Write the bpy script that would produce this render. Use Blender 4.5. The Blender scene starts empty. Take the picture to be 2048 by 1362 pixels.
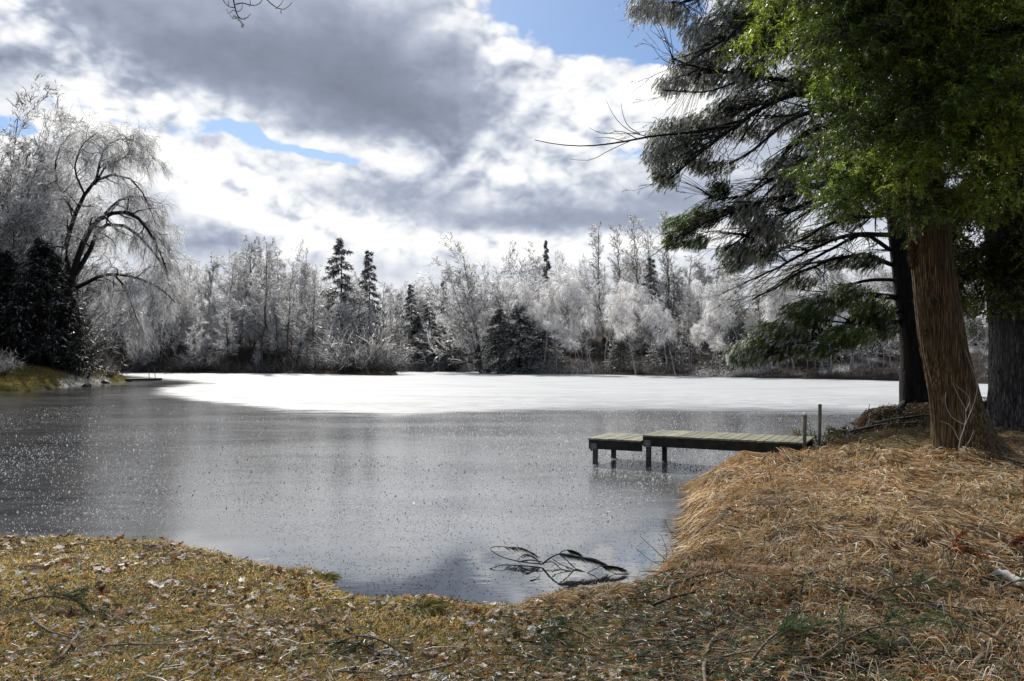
import bpy, math, time
import numpy as np
T0 = time.time()
F = 1593.0; CX = 1024.0; HY = 712.0; EYE = 2.3
scn = bpy.context.scene
COL = bpy.data.collections.new("pond_scene"); scn.collection.children.link(COL)
A = np.array
def RNG(s): return np.random.default_rng(s)

# ------------------------------------------------------------------ noise
_pt = RNG(1).random((256, 256))
def vnoise(x, y):
    x = np.asarray(x, float); y = np.asarray(y, float)
    xi = np.floor(x).astype(int); yi = np.floor(y).astype(int)
    fx = x - xi; fy = y - yi
    fx = fx*fx*(3-2*fx); fy = fy*fy*(3-2*fy)
    a = _pt[xi & 255, yi & 255]; b = _pt[(xi+1) & 255, yi & 255]
    c = _pt[xi & 255, (yi+1) & 255]; d = _pt[(xi+1) & 255, (yi+1) & 255]
    return (a*(1-fx)+b*fx)*(1-fy)+(c*(1-fx)+d*fx)*fy
def fbm(x, y, o=4):
    s = 0; a = 1; t = 0
    for i in range(o):
        s = s + a*vnoise(x*2**i+i*17.3, y*2**i+i*9.1); t += a; a *= .5
    return s/t - .5
def ss(e0, e1, x):
    t = np.clip((x-e0)/(e1-e0), 0, 1); return t*t*(3-2*t)

# ------------------------------------------------------------------ pixel -> world (the photograph's own perspective)
def P(px, py, z=0.0):
    d = (EYE-z)*F/(py-HY); return ((px-CX)/F*d, d, z)
def W(px, py, d):
    return ((px-CX)/F*d, d, EYE+(HY-py)/F*d)

# ------------------------------------------------------------------ shoreline
shore_px = [(-600,1082),(-200,1086),(0,1091),(150,1088),(250,1090),(320,1094),(380,1106),(450,1122),(560,1144),(640,1152),(665,1160),(660,1178),
  (690,1200),(760,1214),(840,1212),(900,1216),(950,1228),(1020,1231),(1066,1226),(1080,1204),(1150,1192),(1230,1192),(1300,1172),(1362,1134),
  (1384,1100),(1386,1050),(1392,1000),(1398,970)]
shore = [P(a, b)[:2] for a, b in shore_px]
shore += [(4.6,15.6),(6.1,16.6),(7.6,18.6),(9.2,20.6),(11.0,24.2),(12.2,28.5),(15.0,31.0),(18.5,33.5),(24,35),(34,34),(48,38)]
shore += [P(a, b)[:2] for a, b in [(2500,778),(2048,771),(1900,765.5),(1820,763),(1700,759.5),(1500,756),(1330,752),(1150,748.5),(1040,745),(930,742.3),(860,741.6),(785,741.8)]]
shore += [P(a, b)[:2] for a, b in [(800,748.5),(790,751),(720,750.5),(640,748),(520,747.2),(400,746.3),(300,745.8),(235,745.5)]]
shore += [(-72,110),(-84,102),(-82,94),(-64,90),(-50,86),(-39,79)]
shore += [P(a, b)[:2] for a, b in [(268,761.5),(250,764),(215,766.5),(170,770),(120,776),(60,783.5),(0,789)]]
shore += [(-36,44),(-46,38),(-50,24),(-30,12)]
shore = A(shore)
def sdist(x, y):
    """signed distance to the shore, positive on land"""
    x = np.asarray(x, float).ravel(); y = np.asarray(y, float).ravel()
    out = np.empty(len(x)); 
    a = shore; b = np.roll(shore, -1, 0)
    for s in range(0, len(x), 20000):
        X = x[s:s+20000, None]; Y = y[s:s+20000, None]
        ex = b[:,0]-a[:,0]; ey = b[:,1]-a[:,1]
        t = np.clip(((X-a[:,0])*ex+(Y-a[:,1])*ey)/(ex*ex+ey*ey), 0, 1)
        d = np.sqrt((X-a[:,0]-t*ex)**2+(Y-a[:,1]-t*ey)**2).min(1)
        with np.errstate(divide='ignore', invalid='ignore'):
            c = ((a[:,1] > Y) != (b[:,1] > Y)) & (X < ex*(Y-a[:,1])/ey+a[:,0])
        ins = c.sum(1) % 2 == 1
        out[s:s+20000] = np.where(ins, -d, d)
    return out
def Hland(x, y):
    x = np.asarray(x, float); y = np.asarray(y, float); sh = np.broadcast(x, y).shape
    x = np.broadcast_to(x, sh).ravel().astype(float); y = np.broadcast_to(y, sh).ravel().astype(float)
    r = np.hypot(x, y)
    amp = np.clip(r*.012, .05, .5); fr = 1/np.clip(r*.06, .35, 4)
    fr = np.where(r < 25, 1.7, .35)
    sd = sdist(x+amp*fbm(x*fr, y*fr, 3)*2, y+amp*fbm(x*fr+50, y*fr+9, 3)*2)
    wr = ss(.6, 2.4, x)                                   # right bank
    zl = .03+.10*ss(0, .25, sd)+.45*ss(.1, 5.5, sd)
    zr = .02+.30*ss(0, .45, sd)+.27*ss(.3, 2.2, sd)
    near = zl*(1-wr)+zr*wr
    near = near + .30*np.exp(-((x-12.6)**2/7+(y-24.4)**2/9)) + .10*np.exp(-((x-7.4)**2+(y-13)**2)/1.6)
    near = near + np.clip(sd, 0, 1)*(.10*fbm(x*.9, y*.9, 3)+wr*.26*fbm(x*1.7+4, y*1.7, 3))
    zp = .05+2.35*(1-np.exp(-np.maximum(sd, 0)*.36/2.35*1.25))+.12*fbm(x*.25, y*.25, 3)
    wl = ss(-8, -24, x)*ss(28, 40, y)*ss(104, 92, y)
    far = .25*ss(0, 1.5, sd)+np.minimum(np.maximum(sd-1, 0)*.03, 3)
    wh = ss(-16, 6, x)
    hill = np.minimum(np.maximum(sd-3, 0)*.16, 9.5)+.5*fbm(x*.12, y*.12, 3)*ss(2, 12, sd)
    far = far+wh*hill
    wf = ss(40, 56, y)
    z = near*(1-wf)+far*wf
    z = z*(1-wl)+zp*wl
    z = z+ss(112, 160, r)*ss(8, -18, x)*ss(110, 125, y)*7+ss(150, 420, r)*2
    z = np.where(sd < 0, np.maximum(sd*.6, -.9), z)
    return z.reshape(sh)
H = Hland
def H1(x, y): return float(Hland(A([x]), A([y]))[0])
def G(px, py):
    """where the photo's ray meets the ground"""
    d = np.geomspace(2.5, 160, 1500)
    x = (px-CX)/F*d; z = EYE+(HY-py)/F*d
    h = Hland(x, d)
    h = np.maximum(h, 0)
    k = int(np.argmax(z < h)) if (z < h).any() else len(d)-1
    return A([x[k], d[k], h[k]])

# ------------------------------------------------------------------ mesh builder
class MB:
    def __init__(s): s.v = []; s.f = []; s.c = []; s.n = 0; s.m = []; s.sm = []
    def add(s, V, Fc, C=(.5,.5,.5), mat=0, smooth=False):
        V = np.asarray(V, float).reshape(-1, 3); Fc = np.asarray(Fc, int)
        if len(V) == 0 or len(Fc) == 0: return
        s.v.append(V); s.f.append(Fc+s.n)
        C = np.asarray(C, float)
        if C.ndim == 1: C = np.broadcast_to(C, (len(V), 3))
        s.c.append(C); s.n += len(V); s.m.append(np.full(len(Fc), mat)); s.sm.append(np.full(len(Fc), smooth))
    def mesh(s, name, mats):
        me = bpy.data.meshes.new(name)
        V = np.concatenate(s.v).astype(np.float32); C = np.concatenate(s.c).astype(np.float32)
        me.vertices.add(len(V)); me.vertices.foreach_set('co', V.ravel())
        ln = np.concatenate([np.full(len(f), f.shape[1]) for f in s.f]); li = np.concatenate([f.ravel() for f in s.f])
        me.loops.add(len(li)); me.loops.foreach_set('vertex_index', li.astype(np.int32))
        st = np.concatenate([[0], np.cumsum(ln)[:-1]])
        me.polygons.add(len(ln)); me.polygons.foreach_set('loop_start', st.astype(np.int32))
        me.polygons.foreach_set('material_index', np.concatenate(s.m).astype(np.int32))
        me.polygons.foreach_set('use_smooth', np.concatenate(s.sm).astype(bool))
        at = me.attributes.new('Col', 'FLOAT_COLOR', 'POINT')
        at.data.foreach_set('color', np.concatenate([C, np.ones((len(C), 1), np.float32)], 1).astype(np.float32).ravel())
        for m in mats: me.materials.append(m)
        me.update(); me.validate()
        return me
    def build(s, name, mats, parent=None, loc=(0,0,0)):
        if not isinstance(mats, (list, tuple)): mats = [mats]
        return link(name, s.mesh(name, mats), parent, loc)
def link(name, data, parent=None, loc=(0,0,0)):
    o = bpy.data.objects.new(name, data); COL.objects.link(o); o.location = loc
    if parent: o.parent = parent
    return o
def tag(o, label=None, cat=None, group=None, kind=None):
    if label: o['label'] = label
    if cat: o['category'] = cat
    if group: o['group'] = group
    if kind: o['kind'] = kind
    return o
def thing(name, loc, label, cat, group=None, rz=0):
    o = bpy.data.objects.new(name, None); COL.objects.link(o); o.location = loc; o.rotation_euler = (0, 0, rz)
    o.empty_display_size = .2
    return tag(o, label, cat, group)
def copy_tree(o, parent=None):
    c = o.copy(); COL.objects.link(c); c.parent = parent
    for ch in list(o.children): copy_tree(ch, c)
    return c

def norm(v): return v/np.maximum(np.linalg.norm(v, axis=-1, keepdims=True), 1e-9)
def tubes(mb, Pt, R, sides=5, C=(.5,.5,.5), mat=0, disp=None):
    """Pt (N,K,3), R (N,K)"""
    Pt = np.asarray(Pt, float); R = np.asarray(R, float)
    if Pt.ndim == 2: Pt = Pt[None]; R = R[None]
    N, K, _ = Pt.shape
    if N == 0: return
    Tn = norm(np.gradient(Pt, axis=1)); md = norm(Pt[:, -1]-Pt[:, 0])
    ref = np.where(np.abs(md[:, 2:3]) > .8, A([1., 0, 0]), A([0, 0, 1.]))[:, None, :]
    U = norm(np.cross(Tn, np.broadcast_to(ref, Tn.shape))); Vv = np.cross(Tn, U)
    th = np.arange(sides)/sides*2*np.pi
    rr = R[:, :, None]*np.ones(sides)
    if disp is not None: rr = rr+disp(N, K, th, Pt)
    ring = Pt[:, :, None, :]+rr[..., None]*(np.cos(th)[None, None, :, None]*U[:, :, None, :]+np.sin(th)[None, None, :, None]*Vv[:, :, None, :])
    base = (np.arange(N)*K*sides)[:, None, None]; k = (np.arange(K-1)*sides)[None, :, None]; s = np.arange(sides)[None, None, :]; s2 = (s+1) % sides
    Fq = np.stack([base+k+s, base+k+s2, base+k+sides+s2, base+k+sides+s], -1).reshape(-1, 4)
    C = np.asarray(C, float)
    if C.ndim == 2: C = np.repeat(C, K*sides, 0)
    elif C.ndim == 3: C = np.repeat(C.reshape(-1, 3), sides, 0)
    mb.add(ring.reshape(-1, 3), Fq, C, mat, True)
def ribbons(mb, Pt, Wd, C, mat=0, rng=None, side=None):
    """flat tapering ribbons along Pt (N,K,3); Wd (N,) base width"""
    N, K, _ = Pt.shape
    if N == 0: return
    D = norm(Pt[:, -1]-Pt[:, 0])
    if side is None:
        r = rng.normal(size=(N, 3)); side = norm(np.cross(D, r))
    w = Wd[:, None]*np.linspace(1, .45 if K > 2 else 1, K)[None, :]*.5
    if K > 2: w[:, -1] = 0
    L = Pt-side[:, None, :]*w[..., None]; Rr = Pt+side[:, None, :]*w[..., None]
    C = np.asarray(C, float)
    if C.ndim == 1: C = np.broadcast_to(C, (N, 3))
    nv = 2*(K-1)+1
    V = np.empty((N, nv, 3)); V[:, 0:2*(K-1):2] = L[:, :K-1]; V[:, 1:2*(K-1):2] = Rr[:, :K-1]; V[:, -1] = Pt[:, -1]
    b = (np.arange(N)*nv)[:, None]
    if K > 2:
        q = [np.stack([b[:, 0]+2*i, b[:, 0]+2*i+1, b[:, 0]+2*i+3, b[:, 0]+2*i+2], -1) for i in range(K-2)]
        i = K-2
    CC = np.repeat(C, nv, 0)
    tri = np.stack([b[:, 0]+2*(K-2), b[:, 0]+2*(K-2)+1, b[:, 0]+nv-1], -1)
    n0 = mb.n
    mb.add(V.reshape(-1, 3), tri, CC, mat)
    if K > 2:
        fq = np.concatenate(q)
        mb.f.append(fq+n0); mb.m.append(np.full(len(fq), mat)); mb.sm.append(np.full(len(fq), False))
def interp(Pt, R, idx, t):
    K = Pt.shape[1]; f = t*(K-1); i = np.minimum(f.astype(int), K-2); w = (f-i)[:, None]
    a = Pt[idx, i]; b = Pt[idx, i+1]
    return a*(1-w)+b*w, norm(b-a), R[idx, i]*(1-w[:, 0])+R[idx, i+1]*w[:, 0]
def grow(rng, Pt, R, n, t0, t1, L, ang, K=5, grav=0., wig=.2, rr=.6, lv=.35, tap=.4, tipr=.25, flat=0, absL=False, rmin=.0, angv=.25, up=0):
    """children for every branch; L is a share of the parent's length unless absL"""
    N = len(Pt); idx = np.repeat(np.arange(N), n)
    t = (np.tile(np.arange(n), N)+rng.random(N*n))/n*(t1-t0)+t0
    p, d, r = interp(Pt, R, idx, t)
    plen = np.linalg.norm(np.diff(Pt, axis=1), axis=2).sum(1)[idx]
    q = rng.normal(size=p.shape)
    if flat: q[:, 2] *= (1-flat)
    q = norm(q-(q*d).sum(1, keepdims=True)*d)
    a = ang*(1+angv*rng.normal(size=len(p)))[:, None]
    v = norm(d*np.cos(a)+q*np.sin(a)+A([0, 0, up]))
    ln = (L if absL else L*plen)*(1-tap*t)*(1+lv*rng.uniform(-1, 1, len(p)))
    out = np.empty((len(p), K, 3)); out[:, 0] = p
    for k in range(1, K):
        v = norm(v+A([0, 0, grav])/(K-1)*1.0+rng.normal(size=v.shape)*wig/np.sqrt(K-1))
        out[:, k] = out[:, k-1]+v*(ln/(K-1))[:, None]
    r0 = np.maximum(r*rr, rmin)
    Ro = r0[:, None]*np.linspace(1, tipr, K)[None, :]
    return out, Ro
def resample(pts, K):
    pts = np.asarray(pts, float); d = np.concatenate([[0], np.cumsum(np.linalg.norm(np.diff(pts, axis=0), axis=1))]); d /= d[-1]
    # smooth (Catmull-like) via dense cubic on cumulative length
    t = np.linspace(0, 1, K); out = np.empty((K, 3))
    m = np.gradient(pts, d, axis=0)
    i = np.clip(np.searchsorted(d, t, side='right')-1, 0, len(d)-2); h = (d[i+1]-d[i]); u = (t-d[i])/h
    h00 = 2*u**3-3*u**2+1; h10 = u**3-2*u**2+u; h01 = -2*u**3+3*u**2; h11 = u**3-u**2
    return h00[:, None]*pts[i]+(h10*h)[:, None]*m[i]+h01[:, None]*pts[i+1]+(h11*h)[:, None]*m[i+1]

# ------------------------------------------------------------------ materials
def newmat(name):
    m = bpy.data.materials.new(name); m.use_nodes = True; nt = m.node_tree; nt.nodes.clear()
    o = nt.nodes.new('ShaderNodeOutputMaterial'); return m, nt, o
class NT:
    def __init__(s, nt): s.nt = nt
    def n(s, t, **kw):
        nd = s.nt.nodes.new(t)
        for k, v in kw.items():
            if k == 'i':
                for a, b in v.items():
                    if hasattr(b, 'is_linked') or isinstance(b, bpy.types.NodeSocket): s.nt.links.new(b, nd.inputs[a])
                    else: nd.inputs[a].default_value = b
            else: setattr(nd, k, v)
        return nd
    def m(s, op, a, b=0.0, c=None, clamp=False):
        nd = s.nt.nodes.new('ShaderNodeMath'); nd.operation = op; nd.use_clamp = clamp
        for i, v in enumerate([a, b, c]):
            if v is None: continue
            if isinstance(v, bpy.types.NodeSocket): s.nt.links.new(v, nd.inputs[i])
            else: nd.inputs[i].default_value = v
        return nd.outputs[0]
    def mix(s, f, a, b, blend='MIX'):
        nd = s.nt.nodes.new('ShaderNodeMix'); nd.data_type = 'RGBA'; nd.blend_type = blend
        for k, v in ((0, f), (6, a), (7, b)):
            if isinstance(v, bpy.types.NodeSocket): s.nt.links.new(v, nd.inputs[k])
            else: nd.inputs[k].default_value = (tuple(v)+(1,) if k and len(v) == 3 else v)
        return nd.outputs[2]
    def ramp(s, f, pts):
        nd = s.nt.nodes.new('ShaderNodeValToRGB'); s.nt.links.new(f, nd.inputs[0]); cr = nd.color_ramp
        while len(cr.elements) > 1: cr.elements.remove(cr.elements[-1])
        cr.elements[0].position = pts[0][0]; cr.elements[0].color = tuple(pts[0][1])+(1,)
        for p, c in pts[1:]:
            e = cr.elements.new(p); e.color = tuple(c)+(1,)
        return nd.outputs[0]
    def maprange(s, v, a, b, c=0., d=1., smooth=True):
        nd = s.nt.nodes.new('ShaderNodeMapRange'); nd.interpolation_type = 'SMOOTHSTEP' if smooth else 'LINEAR'
        s.nt.links.new(v, nd.inputs[0])
        for i, x in enumerate((a, b, c, d)): nd.inputs[i+1].default_value = x
        return nd.outputs[0]
    def link(s, a, b): s.nt.links.new(a, b)

def leafmat(name, trans=.4, rough=.6, spec=.3, gain=1.0, vary=.25):
    """thin foliage, twigs, blades: colour comes from the mesh attribute"""
    m, nt, o = newmat(name); g = NT(nt)
    at = g.n('ShaderNodeAttribute', attribute_name='Col').outputs['Color']
    nz = g.n('ShaderNodeTexNoise', i={'Scale': 3.0, 'Detail': 3.0}).outputs[0]
    f = g.maprange(nz, .3, .7, gain*(1-vary), gain*(1+vary))
    c = g.mix(1.0, at, g.n('ShaderNodeCombineColor', i={0: f, 1: f, 2: f}).outputs[0], 'MULTIPLY')
    p = g.n('ShaderNodeBsdfPrincipled', i={'Base Color': c, 'Roughness': rough, 'Specular IOR Level': spec})
    t = g.n('ShaderNodeBsdfTranslucent', i={'Color': c})
    mx = g.n('ShaderNodeMixShader', i={0: trans, 1: p.outputs[0], 2: t.outputs[0]})
    g.link(mx.outputs[0], o.inputs[0]); return m
M = {}
M['ice_twig'] = leafmat('ice_coated_twig', .56, .3, .6, 1.38, .25)
M['grass'] = leafmat('grass_blades', .3, .6, .25)
M['needle'] = leafmat('pine_needles', .5, .35, .6)
M['leaf'] = leafmat('dry_leaves', .2, .7, .2)

def bark(name, c1, c2, sz=(9, 9, 1.2), bump=.6, dist=.03, rough=.85, extra=None):
    m, nt, o = newmat(name); g = NT(nt)
    tc = g.n('ShaderNodeTexCoord').outputs['Object']
    mp = g.n('ShaderNodeMapping', i={0: tc}); mp.inputs['Scale'].default_value = sz
    nz = g.n('ShaderNodeTexNoise', i={'Vector': mp.outputs[0], 'Scale': 1.0, 'Detail': 8.0, 'Roughness': .65, 'Distortion': .4}).outputs[0]
    vo = g.n('ShaderNodeTexVoronoi', feature='DISTANCE_TO_EDGE', i={'Vector': mp.outputs[0], 'Scale': 1.3}).outputs[0]
    big = g.n('ShaderNodeTexNoise', i={'Vector': tc, 'Scale': 1.7, 'Detail': 3.0}).outputs[0]
    f = g.m('MULTIPLY', g.maprange(nz, .3, .7), g.maprange(vo, 0, .25, .35, 1))
    c = g.mix(f, c1, c2)
    c = g.mix(g.maprange(big, .35, .7, 0, .55), c, A(c1)*.8+A(c2)*.5 if extra is None else extra)
    h = g.m('ADD', g.m('MULTIPLY', nz, .6), g.m('MULTIPLY', g.maprange(vo, 0, .2), .5))
    b = g.n('ShaderNodeBump', i={'Height': h, 'Strength': bump, 'Distance': dist})
    p = g.n('ShaderNodeBsdfPrincipled', i={'Base Color': c, 'Roughness': rough, 'Normal': b.outputs[0], 'Specular IOR Level': .25})
    g.link(p.outputs[0], o.inputs[0]); return m
M['bark_dark'] = bark('dark_grey_bark', (.006,.0055,.005), (.035,.032,.028))
M['bark_pine'] = bark('furrowed_pine_bark', (.006,.0055,.005), (.22,.205,.19), (14,14,3.0), 1.0, .08, .42)
M['bark_cedar'] = bark('stringy_cedar_bark', (.014,.010,.005), (.40,.27,.135), (30,30,1.5), 1.0, .05, .85, extra=(.10,.065,.032))
M['bark_far'] = bark('grey_bark', (.03,.028,.026), (.16,.155,.15), (3,3,.8), .3, .03)
M['bark_birch'] = bark('white_birch_bark', (.18,.17,.16), (.62,.60,.58), (1.5,1.5,6), .2, .01, .6)
M['stick'] = bark('dead_stick_bark', (.04,.03,.02), (.34,.29,.22), (30,30,30), .4, .004)
M['log'] = bark('pale_log_bark', (.30,.28,.26), (.65,.62,.60), (8,8,8), .3, .006)

def simple(name, c1, c2, scale=8., rough=.8, bump=.3, dist=.01, stretch=(1,1,1), spec=.3):
    m, nt, o = newmat(name); g = NT(nt)
    tc = g.n('ShaderNodeTexCoord').outputs['Object']
    mp = g.n('ShaderNodeMapping', i={0: tc}); mp.inputs['Scale'].default_value = stretch
    nz = g.n('ShaderNodeTexNoise', i={'Vector': mp.outputs[0], 'Scale': scale, 'Detail': 6.0, 'Roughness': .6}).outputs[0]
    c = g.mix(g.maprange(nz, .3, .7), c1, c2)
    b = g.n('ShaderNodeBump', i={'Height': nz, 'Strength': bump, 'Distance': dist})
    p = g.n('ShaderNodeBsdfPrincipled', i={'Base Color': c, 'Roughness': rough, 'Normal': b.outputs[0], 'Specular IOR Level': spec})
    g.link(p.outputs[0], o.inputs[0]); return m
M['deck'] = simple('weathered_deck_planks', (.15,.145,.10), (.30,.285,.21), 5., .8, .3, .004, (1,1,1))
M['beam'] = simple('dark_timber', (.008,.009,.007), (.035,.034,.026), 6., .7, .3, .004)  # near-black, slightly mottled timber
M['leg'] = simple('dock_leg_timber', (.03,.03,.025), (.10,.095,.08), 9., .7, .3, .004)
M['post'] = simple('grey_wood_post', (.10,.085,.065), (.26,.23,.19), 12., .8, .3, .004, (1,1,.2))
M['plate'] = simple('galvanised_plate', (.10,.10,.095), (.2,.2,.19), 20., .5, .1, .002)
M['rock'] = simple('dark_rock', (.012,.012,.012), (.06,.058,.055), 12., .6, .5, .01)
M['icelump'] = simple('white_ice', (.75,.78,.8), (.9,.9,.9), 30., .25, .2, .004)
M['green'] = simple('green_paint', (.02,.16,.08), (.04,.25,.14), 3., .5, .1, .002)

def inpoly(x, y, poly):
    poly = A(poly, float); a = poly; b = np.roll(poly, -1, 0); c = np.zeros(len(x), int); dm = np.full(len(x), 1e9)
    for p, q in zip(a, b):
        with np.errstate(divide='ignore', invalid='ignore'):
            c += (((p[1] > y) != (q[1] > y)) & (x < (q[0]-p[0])*(y-p[1])/(q[1]-p[1])+p[0])).astype(int)
        e = q-p; t = np.clip(((x-p[0])*e[0]+(y-p[1])*e[1])/(e@e), 0, 1)
        dm = np.minimum(dm, np.hypot(x-p[0]-t*e[0], y-p[1]-t*e[1]))
    return np.where(c % 2 == 1, dm, -dm)
# ------------------------------------------------------------------ ground
def ground_material():
    m, nt, o = newmat('bank_soil_and_turf'); g = NT(nt)
    pos = g.n('ShaderNodeNewGeometry').outputs['Position']
    at = g.n('ShaderNodeAttribute', attribute_name='Col').outputs['Color']
    n1 = g.n('ShaderNodeTexNoise', i={'Vector': pos, 'Scale': 2.5, 'Detail': 8.0, 'Roughness': .7}).outputs[0]
    n2 = g.n('ShaderNodeTexNoise', i={'Vector': pos, 'Scale': 28., 'Detail': 4.0, 'Roughness': .7}).outputs[0]
    f = g.maprange(g.m('ADD', g.m('MULTIPLY', n1, .5), g.m('MULTIPLY', n2, .5)), .35, .65, .45, 1.6)
    c = g.mix(1.0, at, g.n('ShaderNodeCombineColor', i={0: f, 1: f, 2: f}).outputs[0], 'MULTIPLY')
    b = g.n('ShaderNodeBump', i={'Height': g.m('ADD', n1, g.m('MULTIPLY', n2, .3)), 'Strength': .7, 'Distance': .05})
    p = g.n('ShaderNodeBsdfPrincipled', i={'Base Color': c, 'Roughness': .95, 'Normal': b.outputs[0], 'Specular IOR Level': .1})
    g.link(p.outputs[0], o.inputs[0]); return m
def build_ground():
    a1 = np.radians(np.linspace(-42, 42, 760)); a2 = np.radians(np.linspace(42, 318, 150))[1:-1]
    th = np.concatenate([a1, a2]); r = np.concatenate([[.0], np.geomspace(.6, 40, 260), np.geomspace(40, 900, 150)[1:]])
    X = r[:, None]*np.sin(th)[None, :]; Y = r[:, None]*np.cos(th)[None, :]
    Z = H(X, Y); sd = sdist(X, Y).reshape(X.shape)
    n, k = X.shape
    V = np.stack([X, Y, Z], -1).reshape(-1, 3)
    i = np.arange(n-1)[:, None]*k; j = np.arange(k)[None, :]; j2 = (j+1) % k
    Fq = np.stack([i+j, i+j2, i+k+j2, i+k+j], -1).reshape(-1, 4)[:, ::-1]
    x, y, s = X.ravel(), Y.ravel(), sd.ravel()
    C = np.empty((len(x), 3)); C[:] = (.045, .035, .018)                # under the near turf
    straw = ss(1., 2.6, x)*(y < 40)
    C = C*(1-straw[:, None])+straw[:, None]*A([.085, .05, .022])
    far = ss(38, 55, y)[:, None]
    lit = fbm(x*.2, y*.3, 4)
    C = C*(1-far)+far*(A([.022, .016, .012])*(1+.8*lit[:, None]))
    pen = (ss(-8, -24, x)*ss(28, 40, y)*ss(104, 92, y))[:, None]
    lawn = A([.12, .105, .032])*(1+1.0*fbm(x*.35, y*.35, 4))[:, None]
    lawn = lawn*(1-.5*ss(.1, .25, fbm(x*.15+9, y*.15, 3)))[:, None]
    C = C*(1-pen)+pen*lawn
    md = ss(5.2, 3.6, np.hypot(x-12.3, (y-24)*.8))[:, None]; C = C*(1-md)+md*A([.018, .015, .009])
    # frost-white strip of sand on the far lawn, patches of snow on the hillside
    pa = A(P(100, 722, 1.95)[:2]) if False else A([-36.6, 60.]); pb = A([-31.6, 60.5])
    u = (x*0+1); 
    pw = lambda a, d: ((a-CX)/F*d, d)
    sp = inpoly(x+.5*fbm(x*1.2, y*1.2, 3), y+1.5*fbm(x*1.2+7, y*1.2, 3), [pw(86,72), pw(104,72), pw(150,69), (-34.9,69.5), pw(235,66), pw(205,63), pw(128,56), pw(112,60), pw(130,64)])
    strip = ss(-.2, .5, sp)*pen[:, 0]
    C = C*(1-strip[:, None])+strip[:, None]*A([.30, .30, .28])
    sn = ss(.12, .2, fbm(x*.16+3, y*.5, 4))*ss(2, 6, s)*ss(55, 70, y)*ss(5, 10, x)*ss(112, 104, y)*.45
    C = C*(1-sn[:, None])+sn[:, None]*A([.6, .6, .62])
    bed = ss(0, -.4, s)[:, None]
    C = C*(1-bed)+bed*A([.035, .028, .02])
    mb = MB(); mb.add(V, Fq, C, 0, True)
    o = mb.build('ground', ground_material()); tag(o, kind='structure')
build_ground()

# ------------------------------------------------------------------ pond: snow-covered ice, wet grey ice, open water at the near edge
def wl(pts):   # polygons are kept in (azimuth, log distance) about the viewing place, both world measures
    o = []
    for a, b in pts:
        x, y, _ = P(a, b); o.append((math.atan2(x, y)*6, math.log(y)))
    return o
SNOWP = wl([(-400,742),(150,744),(235,749),(290,754),(360,760),(425,767),(380,771),(330,777),(315,786),(400,800),(520,814),(640,824),(760,829),(880,826),(1000,819),(1200,817),(1500,820),(1800,826),(2100,832),(2600,800),(3000,740),(2600,736),(1000,732),(-400,732)])
OPENP = wl([(300,1093),(400,1085),(520,1098),(640,1112),(760,1140),(850,1132),(960,1080),(1040,1064),(1120,1090),(1220,1070),(1320,1030),(1400,985),(1500,1000),(1500,1400),(300,1400)])
def zones(x, y):
    az = np.arctan2(x, y)*6; ld = np.log(np.maximum(y, 1))
    n = fbm(x*.25, y*.08, 5); n2 = fbm(x*1.6, y*.9, 4)
    s = inpoly(az, ld, SNOWP)+n*.10+n2*.02
    w = inpoly(az, ld, OPENP)+n2*.16
    return s, w
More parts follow.
